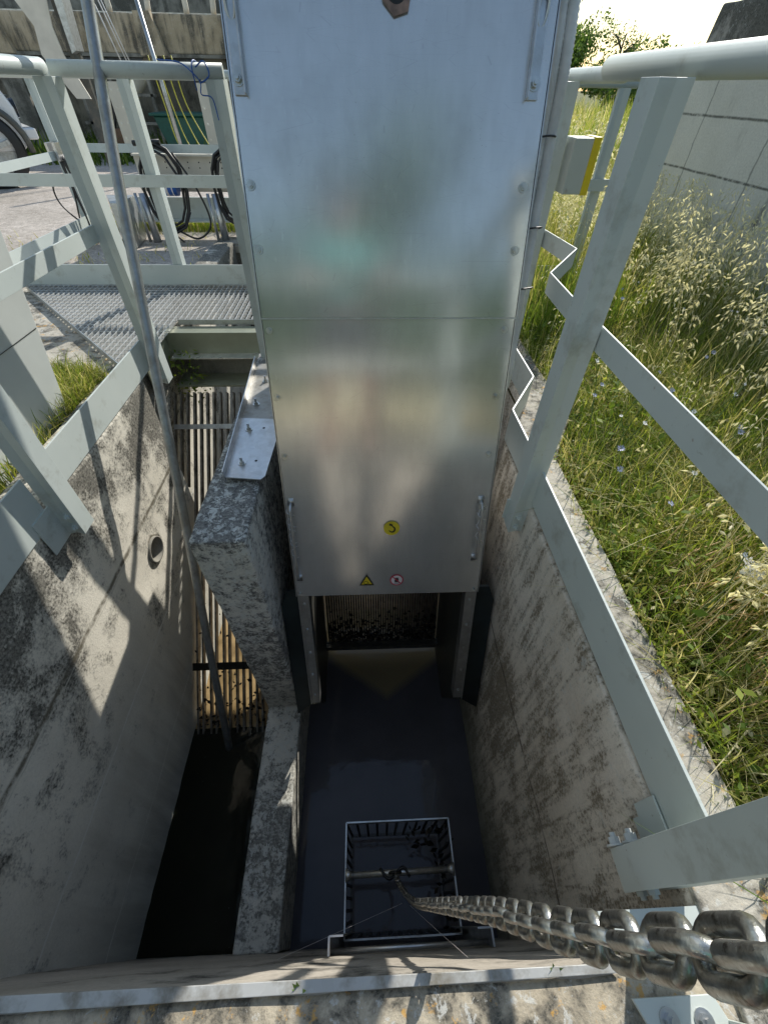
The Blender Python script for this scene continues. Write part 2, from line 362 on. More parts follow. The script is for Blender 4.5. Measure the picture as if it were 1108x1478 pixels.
# recess beyond the wall
o = rough_block('channel_wall', rect(-1.42, -1.24, -2.3, -.02), 'y', 2.0, 4.75, LEFTC, step=.08); tag(o, 'upstream stretch of the left pit wall under the walkway', 'wall')
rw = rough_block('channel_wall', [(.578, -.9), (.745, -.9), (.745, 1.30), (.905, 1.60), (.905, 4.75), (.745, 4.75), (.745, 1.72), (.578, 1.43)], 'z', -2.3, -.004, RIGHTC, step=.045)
tag(rw, 'right concrete side wall of the pit, streaked brown and grey with pits', 'wall')
kb = rough_block('kerb', [(.586, -.9), (.752, -.9), (.752, 1.30), (.913, 1.60), (.913, 3.3), (.752, 3.3), (.752, 1.72), (.586, 1.43)], 'z', -.003, .012, KERBC, step=.05, bev=.005, amp=.003, chip=.002)
tag(kb, 'lichen covered concrete kerb on top of the right wall beside the weeds', 'kerb')
dv = rough_block('divider_wall', [(.912, -1.4465), (.912, 0), (2.3, 0), (2.3, -.55), (1.5, -.85), (1.42, -2.3), (.93, -2.3), (-.06, -2.3), (-.06, -1.4465)], 'x', -.59, -.404, DIVC, step=.03, amp=.003, bev=.011, chip=.006)  # lower rear cut short, unseen, to let sunlight reach the upstream water
tag(dv, 'lichen speckled concrete divider wall between the two channels', 'wall')
nw = rough_block('channel_wall', rect(-1.33, .745, -2.3, -.005), 'y', -.3, -.062, NEARC, step=.05)
tag(nw, 'near end wall of the pit below the photographer, with sun patches', 'wall')
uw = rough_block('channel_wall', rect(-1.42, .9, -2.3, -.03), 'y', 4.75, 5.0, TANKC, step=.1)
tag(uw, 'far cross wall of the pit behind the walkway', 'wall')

# ------------------------------------------------------------------ screening machine
T = R(73.514); c_, s_ = math.cos(T), math.sin(T)
O = V((.0785, 1.029, -.5))
def PN(x, s, nn=0): return V((x, O.y + s * c_ - nn * s_, O.z + s * s_ + nn * c_))
AX, AS, AN = V((1, 0, 0)), V((0, c_, s_)), V((0, -s_, c_))
mach = thing('screening_machine', 'tall inclined stainless steel screening machine filling the right channel', 'machine', (.078, 1.4, -1.8))
X0, X1 = -.314, .4705
def pbox(mb, x0, x1, s0, s1, n0, n1): return mb.obox(PN((x0 + x1) / 2, (s0 + s1) / 2, (n0 + n1) / 2), AX, AS, AN, (x1 - x0) / 2, (s1 - s0) / 2, (n1 - n0) / 2)
# slightly buckled covers
def cover(name, x0, x1, s0, s1, n0, seed, amp):
    nx, ns = 26, 40; m = MB()
    for j in range(ns + 1):
        for i in range(nx + 1):
            a, b = i / nx, j / ns; e = math.sin(math.pi * a) * math.sin(math.pi * b)
            h = amp * e * (noise.noise(V((a * 1.6 + seed, b * 1.6, seed))) + .3)
            m.v.append(PN(x0 + (x1 - x0) * a, s0 + (s1 - s0) * b, n0 + h))
    for j in range(ns):
        for i in range(nx):
            q = j * (nx + 1) + i; m.f.append((q, q + 1, q + nx + 2, q + nx + 1))
    o = m.build(name, PANEL, mach, True)
    return o
cover('front_cover', X0 + .002, X1 - .002, 0, 1.088, .002, 3.1, .002)['label'] = 'lower front cover with the warning stickers and two grab handles'
cover('front_cover', X0 + .002, X1 - .002, 1.093, 2.75, .006, 8.3, .002)['label'] = 'upper front cover with the lifting straps, reflecting blue sky'
m = MB()
for x in (X0 - .001, X1 + .001):
    pbox(m, x - .0015, x + .0015, 0, 1.09, -.01, .005); pbox(m, x - .0015, x + .0015, 1.092, 2.75, -.01, .009)
pbox(m, X0, X1, 1.0885, 1.0925, -.004, .006)
m.build('edge_trim', STEEL, mach)
for x, sg in ((X0 + .003, -1), (X1 - .003, 1)):
    m = MB(); pbox(m, x - .004, x + .004, 0.002, 2.75, -.88, -.004); m.build('side_frame', STEEL, mach)  # unseen depth stretched so the body casts shade on the left wall
    m = MB(); xs_ = x - sg * .004; m.prism([(-.02, 0), (-.02, -.74), (-.45, -1.30), (-.74, -1.36), (-.74, 0)], lambda a, b, t: PN(t, b, a), xs_ - .003, xs_ + .003); m.build('side_plate', DARKST, mach)
    # stainless guide rails below the cover
    m = MB(); xg = x - sg * .004
    pbox(m, min(xg, xg - sg * .035), max(xg, xg - sg * .035), -.72, -.004, -.022, -.014)
    pbox(m, min(xg - sg * .035, xg - sg * .040), max(xg - sg * .035, xg - sg * .040), -.72, -.004, -.07, -.014)
    pbox(m, min(xg, xg + sg * .006), max(xg, xg + sg * .006), -.72, -.004, -.06, -.006)
    g = m.build('guide_rail', STEEL, mach)
    for i in range(5): m = MB(); bolt(m, PN(xg - sg * .018, -.06 - i * .15, -.014), AN, .006, .005); m.build('bolt', BOLTM, g)
    # dark teal sealing plates towards the channel walls
    xo = -.404 if sg < 0 else .574
    xi = x + sg * .006
    if sg < 0: poly = [(xi, -.02), (xo + .035, -.02), (xo + .004, -.1), (xo + .004, -.86), (xi, -.78)]
    else: poly = [(xi, -.02), (xo - .035, -.02), (xo - .004, -.1), (xo - .004, -.86), (xi, -.78)]
    m = MB(); m.prism(poly, lambda a, b, t: PN(a, b, t), -.07, -.055); m.build('seal_plate', TEAL, mach)
m = MB(); pbox(m, X0, X1, .55, 2.75, -.89, -.882); m.build('back_plate', DARKST, mach)  # out of view, set back with the stretched body for its shadow
m = MB(); pbox(m, X0 - .03, X1 + .03, 2.752, 3.0, -.92, .06); m.build('head_housing', STEEL, mach, bevel=.01)
# fine bar screen with debris
m = MB(); nb = 46
for i in range(nb):
    x = X0 + .03 + (X1 - X0 - .06) * i / (nb - 1); pbox(m, x - .0045, x + .0045, -1.05, -.05, -.74, -.695)
bs = m.build('bar_screen', m_plain('screen_bar_steel', (.20, .18, .15), .45, .6, .3, 30), mach)
m = MB(); pbox(m, X0 + .012, X1 - .012, -1.05, -.985, -.69, -.675); pbox(m, X0 + .012, X1 - .012, -1.02, -.99, -.68, -.64); m.build('bottom_sill', DARKST, mach)
m = MB()
for i in range(900):
    b = -.985 + abs(random.gauss(0, .10)); x = random.uniform(X0 + .03, X1 - .03); r = random.uniform(.004, .016)
    if b > -.6: continue
    a = random.uniform(0, 6.28); pts = [(math.cos(a + q) * r * random.uniform(.5, 1.2), math.sin(a + q) * r * random.uniform(.4, 1.2)) for q in (0, 1.3, 2.6, 3.9, 5.1)]
    k = len(m.v); m.v += [PN(x + p[0], b + p[1], -.69 + random.uniform(0, .014)) for p in pts]; m.f.append(tuple(range(k, k + 5)))
tag(m.build('clinging_debris', SLUDGE, mach), kind='stuff')
# cover bolts
def pbolt(x, s, n0, r=.008):
    mm = MB(); bolt(mm, PN(x, s, n0), AN, r, .007); mm.build('bolt', BOLTM, mach)
for s in (1.416, 1.269, 1.9, 2.3): pbolt(-.296, s, .0075); pbolt(.4405, s, .0075)
for s in (1.057, .85, .641): pbolt(-.294, s, .0035, .0065); pbolt(.4405, s, .0035, .0065)
for x in (-.298, .452): pbolt(x, .018, .0035, .004)
# upper lifting straps: folded flat bar, slotted eye, hex bolt
for x, sg in ((-.292, 1), (.432, -1)):
    m = MB()
    pbox(m, x - .014, x + .014, 1.592, 2.1, .0075, .0115)
    pbox(m, x + sg * .014 - .002, x + sg * .014 + .002, 1.592, 2.1, .0075, .028)
    st = m.build('lifting_strap', STEEL, mach, bevel=.001)
    m = MB(); bolt(m, PN(x - sg * .002, 1.622, .0115), AN, .0095, .011); m.build('bolt', BOLTM, st)
    m = MB(); m.tube([PN(x + .011 * math.cos(a) , 1.755 + .034 * math.sin(a), .016 + .008 * math.sin(a)) for a in [i * math.pi / 12 for i in range(24)]], .0035, 8, closed=True); m.build('lifting_eye', STEEL, st, True)
# lower grab handles: rod handles tied with wire
for x, s0, s1 in ((-.292, .105, .455), (.434, .19, .45)):
    m = MB(); m.tube(spline([PN(x, s0, .004), PN(x, s0 + .01, .030), PN(x, s0 + .05, .038), PN(x, s1 - .05, .038), PN(x, s1 - .01, .030), PN(x, s1, .004)], 6), .0055, 10)
    pbox(m, x - .012, x + .012, s0 - .02, s0 + .012, .0035, .006); pbox(m, x - .012, x + .012, s1 - .012, s1 + .02, .0035, .006)
    h = m.build('grab_handle', STEEL, mach, True)
    m = MB()
    for q in range(3):
        sc = s0 + (s1 - s0) * (.35 + .2 * q)
        m.tube(spline([PN(x + .014 * math.cos(a) + random.uniform(-.004, .004), sc + a * .008 + random.uniform(-.004, .004), .036 + .012 * math.sin(a)) for a in [i * .9 for i in range(12)]], 3), .0012, 5)
    m.build('wire_tie', STEEL, h, True)
# stickers
def disc(mb, cx, cs, r, n0, n1, k=32, sx=1): return mb.prism([(cx + r * sx * math.cos(2 * math.pi * i / k), cs + r * math.sin(2 * math.pi * i / k)) for i in range(k)], PN, n0, n1)
def stroke(mb, pts, w, n0, n1):
    pts = [V((p[0], p[1], 0)) for p in pts]; L = []; Rr = []
    for i, p in enumerate(pts):
        t = (pts[min(i + 1, len(pts) - 1)] - pts[max(i - 1, 0)]).normalized(); nrm = V((-t.y, t.x, 0)); ww = w[i] if isinstance(w, list) else w
        L.append(p + nrm * ww / 2); Rr.append(p - nrm * ww / 2)
    for i in range(len(pts) - 1): mb.prism([(L[i].x, L[i].y), (L[i + 1].x, L[i + 1].y), (Rr[i + 1].x, Rr[i + 1].y), (Rr[i].x, Rr[i].y)], PN, n0, n1)
    return mb
def hook(mb, cx, cs, k, n0):
    # crane hook: shank at top-left, bowl opening left
    pts = [(-.30, .58), (.02, .50), (.12, .30)] + [(.04 + .36 * math.cos(a), -.14 + .40 * math.sin(a)) for a in [R(70 - 12.5 * i) for i in range(20)]]
    wd = [.30, .26, .12] + [.17 + .06 * math.sin(i / 19 * math.pi) - .10 * (i / 19) ** 3 for i in range(20)]
    return stroke(mb, [(cx + p[0] * k, cs + p[1] * k) for p in pts], [q * k for q in wd], n0, n0 + .0003)
st = disc(MB(), .091, .336, .0315, .0075, .0082).build('hook_sticker', YELLOW, mach); st['label'] = 'round yellow sticker with black crane hook'
hook(MB(), .091, .336, .031, .0083).build('hook_symbol', INK, st)
HEXM = m_plain('brown_sticker', (.26, .17, .13), .45, 0, .25, 40)
hx = [(.086 + (a - .086) * .72, 1.732 + (b - 1.692) * .8) for a, b in ((.082, 1.692), (.128, 1.703), (.148, 1.80), (.128, 1.87), (.06, 1.87), (.024, 1.80), (.045, 1.722))]
st = MB().prism(hx, PN, .0125, .0132).build('hook_sticker', HEXM, mach); st['label'] = 'faded brown sticker with dark hook at the top'
m = MB(); stroke(m, [(.086 + (a - .086) * .72, 1.732 + (b - 1.692) * .8) for a, b in [(.090, 1.86), (.128, 1.80)] + [(.088 + .036 * math.cos(q), 1.768 + .046 * math.sin(q)) for q in [R(20 - 12 * i) for i in range(18)]]], [.014, .014] + [.013 - .0004 * i for i in range(18)], .0133, .0136); m.build('hook_symbol', INK, st)
tx, ts = -.012, .074
def tri(k): return [(tx - .030 * k, ts - .020 * k), (tx + .030 * k, ts - .020 * k), (tx, ts + .034 * k)]
st = MB().prism(tri(1.05), PN, .0055, .0062).build('warning_sticker', INK, mach); st['label'] = 'yellow warning triangle with black border'
MB().prism([(a, b + .0005) for a, b in tri(.74)], PN, .0063, .0066).build('yellow_field', YELLOW, st)
m = MB(); stroke(m, [(tx - .004 + .0085 * math.cos(a), ts - .006 + .0075 * math.sin(a)) for a in [i * math.pi / 8 for i in range(17)]], .0022, .0067, .0069); stroke(m, [(tx + .004, ts - .004), (tx + .013, ts - .012), (tx - .008, ts - .0125)], .0018, .0067, .0069); m.build('gear_symbol', INK, st)
cx, cs = .115, .078
st = disc(MB(), cx, cs, .0285, .0055, .0061).build('prohibition_sticker', RED, mach); st['label'] = 'round red and white no-touch sticker'
disc(MB(), cx, cs, .0235, .0062, .0065).build('white_field', WHITE, st)
m = MB(); disc(m, cx, cs + .001, .0105, .0066, .0068, 14, .8); m.prism(rect(cx - .009, cx + .008, cs - .011, cs + .002), PN, .0066, .0067)
for q in (-.006, -.002, .002, .006): m.prism(rect(cx + q - .0014, cx + q + .0014, cs + .008, cs + .0135), PN, .0066, .0067)
m.prism(rect(cx - .011, cx + .011, cs - .018, cs - .0145), PN, .0066, .0067)
m.build('hand_symbol', INK, st)
stroke(MB(), [(cx - .017, cs + .017), (cx + .017, cs - .017)], .0045, .0069, .0071).build('red_bar', RED, st)
# corrugated conduits up the right side, with black ties
for (off, r, lab) in ((.022, .013, 'corrugated_conduit'), (.048, .016, 'corrugated_conduit')):
    pts = spline([PN(X1 + off, 2.0, -.05), PN(X1 + off + .01, 1.72, -.06), PN(X1 + off + .012, 1.55, -.09), PN(X1 + off, 1.3, -.10), PN(X1 + off - .004, 1.1, -.12), PN(X1 + off - .006, .9, -.12), PN(X1 + off - .01, .78, -.2)], 40)
    rr = [r * (1 + .07 * (1 if i % 2 else -1)) for i in range(len(pts))]
    m = MB(); m.tube(pts, rr, 12); m.build(lab, CONDUIT, mach, True)
for s in (1.54, 1.33, 1.17):
    m = MB(); cx_, r_ = X1 + .036, .036
    m.tube([PN(cx_ + r_ * math.cos(a), s + .004 * math.cos(a), -.09 + .03 * math.sin(a)) for a in [i * math.pi / 8 for i in range(16)]], .0025, 6, closed=True); m.build('cable_tie', BLACK, mach)

# ------------------------------------------------------------------ coarse bar rack in the left channel
rack = thing('bar_rack', 'sloping coarse bar rack of steel flats in the left channel', 'bar rack', (-.86, 1.6, -1.8))
RB = m_plain('rusty_bar_steel', (.27, .25, .215), .5, .5, .35, 18)
rd = V((0, 2.47 - .86, -.34 + 1.86)).normalized(); rn = V((0, -rd.z, rd.y))
for i in range(13):
    x = -1.088 + .0405 * i; x2 = x + random.uniform(-.006, .006)
    m = MB(); p = V((x2, .86, -1.86)); q = V((x, 2.47, -.34)); m.bar(p, q, .011, .036, rn); m.build('bar', RB, rack)
for i in range(3):
    x = -1.13 - .04 * i; m = MB(); m.bar((x, 2.03, -.75), (x, 2.47, -.34), .007, .036, rn); m.build('bar', RB, rack)
for tt, mt in ((.10, GALV), (.78, SLUDGE)):
    p = V((-.85, 2.47, -.34)) - rd * (tt * 2.214) ; m = MB(); m.bar(p + V((-.26 - .1 * (tt < .2), 0, 0)) + rn * .022, p + V((.26, 0, 0)) + rn * .022, .03 if tt < .2 else .045, .007, rn); m.build('cross_bar', mt, rack)
m = MB()
for i in range(340):
    t_ = min(1, abs(random.gauss(0, .14))); p = V((random.uniform(-1.10, -.6), .86, -1.86)) + rd * (t_ * 2.2) + rn * random.uniform(-.01, .03)
    u = V((random.uniform(-1, 1), random.uniform(-1, 1), random.uniform(-1, 1))).normalized(); v = u.orthogonal().normalized(); r = random.uniform(.006, .02)
    k = len(m.v); m.v += [p + u * r, p + v * r * .6, p - u * r, p - v * r * .5]; m.f.append((k, k + 1, k + 2, k + 3))
tag(m.build('clinging_debris', SLUDGE, rack), kind='stuff')

# ------------------------------------------------------------------ walkway grating and its beams
gr = thing('walkway_grating', 'galvanised open grating walkway crossing behind the machine', 'grating', (-.9, 3.0, .02))
GRM = m_galv('grating_zinc', (.60, .61, .60), .45, .25, .3)
def grating(x0f, y0, y1, xmax, name):
    m = MB(); x = -2.40
    while x < xmax:
        ylo = y0 if x > -1.15 else (1.98 + (-1.13 - x) * 1.075)
        if ylo < y1 - .02: m.box(x - .002, x + .002, ylo, y1, -.006, .022)
        x += .034
    return m.build(name, GRM, gr)
grating(0, 2.72, 3.36, .56, 'bearing_bars')
m = MB(); y = 2.0
while y < 3.36:
    xl = -1.15 - max(0, (y - 2.0)) / 1.075; xr = .56 if y > 2.72 else -1.15
    if xr > xl: m.tube([(xl, y, .0195), (xr, y, .0165)], .0022, 5, False)
    y += .05
m.build('cross_rods', GALV, gr)
m = MB(); m.bar((-1.135, 1.975, .008), (-2.40, 3.345, .008), .005, .034); m.box(-1.15, .56, 2.712, 2.717, -.008, .0235); m.box(-2.4, .56, 3.36, 3.365, -.008, .0235); m.build('edge_band', GALV, gr)
bt = thing('support_beam', 'steel channel beam carrying the near edge of the grating', 'beam', (-.9, 2.62, -.1))
GREENB = m_plain('greenish_steel', (.34, .36, .27), .45, .4, .12, 4)
m = MB(); m.box(-1.205, .57, 2.60, 2.606, -.14, -.012); m.box(-1.205, .57, 2.606, 2.70, -.02, -.013); m.build('web', GREENB, bt)
m = MB(); m.box(-1.19, .57, 2.535, 2.62, -.1475, -.1415); m.build('lower_flange', m_galv('bright_flange', (.75, .76, .72), .3, .6, .2), bt)
m = MB(); m.box(-1.215, -1.207, 2.25, 2.68, -.20, -.01); m.build('end_plate', GREENB, bt)
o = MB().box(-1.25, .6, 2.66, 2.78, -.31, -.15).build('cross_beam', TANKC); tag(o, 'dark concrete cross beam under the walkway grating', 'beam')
m = MB().box(-1.2, -.58, 2.50, 2.66, -.315, -.305); o = m.build('steel_ledge', GREENB); tag(o, 'narrow steel ledge above the coarse rack', 'ledge')

# mounting bracket on the divider
br = thing('mounting_bracket', 'bolted stainless angle plate lying on the divider wall', 'bracket', (-.46, 1.6, 0))
m = MB(); m.prism([(-.523, 1.197), (-.390, 1.180), (-.376, 1.20), (-.36, 1.575), (-.545, 1.59)], lambda a, b, t: (a, b, t), .030, .035); m.build('plate', STEEL, br, bevel=.001)
m = MB(); m.prism([(-.545, 1.592), (-.36, 1.577), (-.36, 2.12), (-.565, 2.12)], lambda a, b, t: (a, b, t), .018, .022); m.build('rear_plate', m_galv('dull_plate', (.42, .41, .38), .5, .6, .6), br)
m = MB(); m.prism([(-.523, 1.195), (-.527, 1.195), (-.570, 2.12), (-.566, 2.12)], lambda a, b, t: (a, b, t), .018, .062); m.build('upright_flange', STEEL, br)
for (x, y, z) in ((-.475, 1.275, .035), (-.49, 1.50, .035), (-.50, 1.72, .022), (-.49, 1.93, .022)):
    m = MB(); bolt(m, (x, y, z), (0, 0, 1), .010, .012); m.tube([(x, y, z + .01), (x, y, z + .03)], .005, 8); m.build('bolt', BOLTM, br)
for (x, y) in ((-.425, 1.29), (-.43, 1.51)):
    m = MB(); m.tube([(x, y, .0352), (x, y, .0356)], .0055, 12); m.build('bolt_hole', INK, br)

# pole leaning across the left channel
pts = spline([(-.876, .8, -1.84), (-.885, 1.12, -1.14), (-.90, 1.46, -.46), (-.923, 2.0, .66), (-.925, 2.2, 1.06), (-.905, 2.5, 1.7), (-.90, 2.8, 2.3)], 8)
pl = MB(); pl.tube(pts, .0205, 16); o = pl.build('long_pole', POLEM, None, True); tag(o, 'long grey steel pole dipping into the left channel and leaning on the rail', 'pole')

# ------------------------------------------------------------------ railings
def post(mb, x, y, z0, z1, sg, w=.066, dp=.072):
    """folded post: web faces -y, flange on the channel side; sg=+1 -> flange at low x (right rail)"""
    a, b = (x, x + w * sg)
    poly = [(a, y + dp), (a, y), (a + .036 * sg, y + .009), (b, y), (b, y + .03), (b - .006 * sg, y + .03), (b - .006 * sg, y + .007), (a + .036 * sg, y + .016), (a + .006 * sg, y + .007), (a + .006 * sg, y + dp)]
    return mb.prism(poly, lambda p, q, t: (p, q, t), z0, z1)
def foot_bolts(p, pts):
    for q in pts:
        m = MB(); bolt(m, q, (0, -1, 0), .011, .012); m.build('bolt', PAINT, p)
def flat(mb, pts, z0, z1, th=.007):
    for i in range(len(pts) - 1):
        a, b = V((*pts[i], (z0 + z1) / 2)), V((*pts[i + 1], (z0 + z1) / 2)); mb.bar(a, b, th, z1 - z0)
    return mb
# right railing
rr_ = thing('railing', 'right painted railing beside the weeds, zigzagging round the machine', 'railing', (.6, 1.0, 0))
for (x, y, z0) in ((.528, 1.045, -.135), (.508, .028, -.105)):
    m = MB(); post(m, x, y, z0, 1.068, 1); p = m.build('post', PAINT, rr_, bevel=.0012)
    m = MB(); m.box(.5735, .5765, y + .02, y + .12, z0 + .02, -.01); m.box(.516, .575, y + .060, y + .066, z0 + .02, -.02); m.build('foot_bracket', PAINT, p)
    foot_bolts(p, [(x + .022, y + .0055, z0 + .03), (x + .022, y + .0055, z0 + .08)])
for (q, rr2) in (((.516, .102, -.088), .012), ((.540, .104, -.060), .013)):
    m = MB(); bolt(m, q, (0, 1, 0), rr2, .016); m.build('bolt', m_plain('white_painted_nut', (.72, .75, .73), .45), p)
m = MB(); post(m, .700, 2.06, -.05, 1.07, 1); m.build('post', PAINT, rr_, bevel=.001)
m = MB(); m.tube([(.622, -1.0, 1.088), (.622, 1.49, 1.088)], .0235, 24); m.build('top_rail', PAINT, rr_, True)
m = MB(); m.tube([(.622, 1.47, 1.085), (.80, 1.80, 1.085), (.775, 2.2, 1.085)], .0205, 20); m.build('top_rail', PAINT, rr_, True)
zig = [(.60, -1.0), (.60, 1.27), (.607, 1.49), (.80, 1.78), (.763, 2.17)]
m = flat(MB(), zig, .57, .632, .005); m.build('knee_rail', PAINT, rr_, bevel=.001)
m = flat(MB(), [(.583, .085), (.583, 1.25), (.580, 1.437), (.742, 1.706), (.737, 2.5)], .014, .157); m.build('kick_board', PAINT, rr_, bevel=.001)
m = MB(); m.box(.5715, .5755, .09, .170, -.055, .03); m.build('joint_plate', PAINT, rr_)
m = MB(); m.box(.775, .87, 2.0, 2.1, .762, .928); bx = m.build('switch_box', BOXG, None, bevel=.004)
tag(bx, 'small light grey switch box with a yellow edge on the right railing', 'switch box')
m = MB(); m.box(.846, .8735, 1.997, 2.098, .760, .931); m.build('yellow_strip', YELLOW, bx, bevel=.002)
m = MB(); bolt(m, (.79, 1.9995, .775), (0, -1, 0), .004, .003); m.build('screw', BOLTM, bx)
# left railing
lr = thing('railing', 'left painted railing along the channel wall, turning behind it at the corner', 'railing', (-1.08, 1.6, 0))
for (x, y, z0) in ((-1.052, 2.115, -.085), (-1.042, 1.075, -.125)):
    m = MB(); post(m, x, y, z0, 1.06, -1); p = m.build('post', PAINT, lr, bevel=.0012)
    m = MB(); m.box(-1.111, -1.108, y + .02, y + .14, z0 + .02, -.01); m.build('foot_bracket', PAINT, p)
    foot_bolts(p, [(x - .022, y + .0055, z0 + .035), (x - .022, y + .0055, z0 + .09)])
m = MB(); m.tube([(-1.09, -1.0, 1.083), (-1.09, 2.10, 1.083), (-1.088, 2.14, 1.083)], .0225, 22); m.build('top_rail', PAINT, lr, True)
m = MB(); m.tube([(-1.088, 2.20, 1.080), (-.50, 2.26, 1.080)], .0225, 22); m.build('top_rail', PAINT, lr, True)
m = MB(); post(m, -.50, 2.235, -.03, 1.06, -1); m.build('post', PAINT, lr, bevel=.001)
m = flat(MB(), [(-1.118, -1.0), (-1.118, 2.13)], .57, .632); m.build('knee_rail', PAINT, lr, bevel=.001)
m = flat(MB(), [(-1.118, 1.12), (-1.118, 2.19)], .004, .150); m.build('kick_board', PAINT, lr, bevel=.001)
m = flat(MB(), [(-1.108, -1.0), (-1.108, 1.06)], -.035, .155); m.build('kick_board', PAINT, lr, bevel=.001)
m = MB(); m.box(-1.105, -1.100, .98, 1.14, -.13, .02); m.build('joint_plate', PAINT, lr, bevel=.001)
# far railing
fr = thing('railing', 'far railing across the back of the walkway grating', 'railing', (-.9, 3.36, 0))
for x in (-2.60, -1.27, .1, 1.56):
    m = MB(); post(m, x, 3.372, -.02, 1.06, -1); m.build('post', PAINT, fr)
m = MB(); m.tube([(-2.62, 3.40, 1.08), (1.6, 3.40, 1.08)], .022, 16); m.build('top_rail', PAINT, fr, True)
m = flat(MB(), [(-3.4, 3.36), (1.6, 3.36)], .585, .648); m.build('knee_rail', PAINT, fr)
m = flat(MB(), [(-2.45, 3.368), (1.6, 3.368)], .004, .150); m.build('kick_board', PAINT, fr)
# second railing, further left
l2 = thing('railing', 'outlying railing left of the walkway with black cables hung on its end', 'railing', (-2.62, 4.3, 0))
for y in (4.95, 3.45):
    m = MB(); post(m, -2.62, y, -.05, 1.06, -1); m.build('post', PAINT, l2)
m = MB(); m.tube([(-2.62, 3.0, 1.08), (-2.62, 5.0, 1.08)], .022, 14); m.build('top_rail', PAINT, l2, True)
m = flat(MB(), [(-2.62, 2.9), (-2.62, 4.97)], .565, .625); m.build('knee_rail', PAINT, l2)
m = flat(MB(), [(-2.62, 2.9), (-2.62, 4.97)], .02, .15); m.build('kick_board', PAINT, l2)
m = MB()
for x in (-2.60, -2.66): m.box(x, x + .02, 4.8, 4.95, .56, .68)
m.build('cable_clamp', STEEL, l2)
# near railing behind the lens
nr = thing('railing', 'near railing at the pit end with light edge strip along the bottom', 'railing', (0, -.08, 0))
m = MB(); m.prism([(-1.25, -.052), (.405, -.060), (.405, -.072), (-1.25, -.076)], lambda a, b, t: (a, b, t), .003, .008); m.build('edge_angle', m_galv('dirty_edge_zinc', (.50, .51, .50), .55, .2, 1.0), nr, bevel=.001)
m = MB(); m.box(.40, .90, -.055, .004, -.005, .006); m.build('top_plate', PAINT, nr)
m = MB(); m.prism([(.412, -.10), (.545, -.10), (.62, -.30), (.50, -.30)], lambda a, b, t: (a, b, t), .008, .016); pp = m.build('foot_plate', PAINT, nr, bevel=.001)
for q in ((.46, -.125), (.515, -.128)):
    m = MB(); bolt(m, (*q, .016), (0, 0, 1), .010, .012); m.build('bolt', BOLTM, pp)
for x in (-1.0, .56):
    m = MB(); post(m, x, -.20, 0, 1.06, -1); m.build('post', PAINT, nr)
m = MB(); m.tube([(-1.09, -.15, 1.08), (.62, -.15, 1.08)], .022, 16); m.build('top_rail', PAINT, nr, True)
m = flat(MB(), [(-1.09, -.16), (.62, -.16)], .57, .63); m.build('knee_rail', PAINT, nr)
# blue string on the left rail
m = MB(); m.tube(spline([(-.72, 2.23, 1.107), (-.64, 2.22, 1.10), (-.60, 2.215, 1.075), (-.58, 2.218, 1.05), (-.585, 2.22, 1.02), (-.55, 2.225, 1.01), (-.54, 2.22, .95)], 6), .0022, 6)
m.tube(spline([(-.60, 2.225, 1.03), (-.60, 2.22, 1.09), (-.595, 2.25, 1.107), (-.58, 2.27, 1.08), (-.585, 2.23, 1.05), (-.545, 2.225, 1.07), (-.56, 2.24, 1.105), (-.59, 2.23, 1.09)], 6), .0024, 6)
o = m.build('string', BLUE, None, True); tag(o, 'dark blue string knotted round the end of the left rail', 'string')

# ------------------------------------------------------------------ neighbouring inclined housing on the left
hs = thing('steel_housing', 'large inclined grey steel housing behind the left railing, striped by rail shadows', 'housing', (-1.6, 1.2, 0))
HOUS = m_plain('housing_paint', (.52, .55, .53), .5, 0, .06, 3)
m = MB(); m.prism([(1.735, -.05), (1.735 + .70, 2.4), (-.2, 2.4), (-.9, -.05)], lambda a, b, t: (t, a, b), -2.2, -1.365); m.build('side_panel', HOUS, hs, bevel=.006)
m = MB(); m.bar((-1.3635, -.9, .325), (-1.3635, 1.83, .325), .002, .002); m.build('panel_seam', INK, hs)

# ------------------------------------------------------------------ chain
chain = thing('lifting_chain', 'grimy steel chain hanging down to the basket from the near rail', 'chain', (.12, 0, .9))
CH = N('wet_grimy_steel'); f = CH.noise(45, 5, .7); g = CH.noise(160, 4, .7)
cc = CH.mix(CH.ramp(f, [(.4, 0), (.62, 1)]), (.62, .62, .59), (.22, .20, .165)); cc = CH.mix(CH.ramp(g, [(.58, 0), (.68, .7)]), cc, (.07, .06, .045))
CH.out(cc, CH.math('MULTIPLY_ADD', f, .34, .14), .9, CH.bump(g, .25, .002))
def link_mesh():
    m = MB(); L, W, r = .0092, .0083, .0037; pts = []
    for i in range(10): a = math.pi * i / 9; pts.append(V((W * math.cos(a), 0, L + W * math.sin(a) * .92)))
    for i in range(10): a = math.pi + math.pi * i / 9; pts.append(V((W * math.cos(a), 0, -L + W * math.sin(a) * .92)))
    m.tube(pts, r, 12, closed=True); me = bpy.data.meshes.new('link'); me.from_pydata([tuple(v) for v in m.v], [], m.f); me.update()
    me.polygons.foreach_set('use_smooth', [True] * len(me.polygons)); me.materials.append(CH.m); return me
LM = link_mesh()
cp = spline([(.124, -.016, 1.04), (.12, -.013, .95), (.12, -.009, .72), (.12, .008, .42), (.119, .028, -.15), (.117, .045, -.62), (.113, .075, -1.0), (.100, .115, -1.23), (.086, .155, -1.335)], 60)
REST = []; acc = 0; li = 0; pitch = .0218; nxt = 0
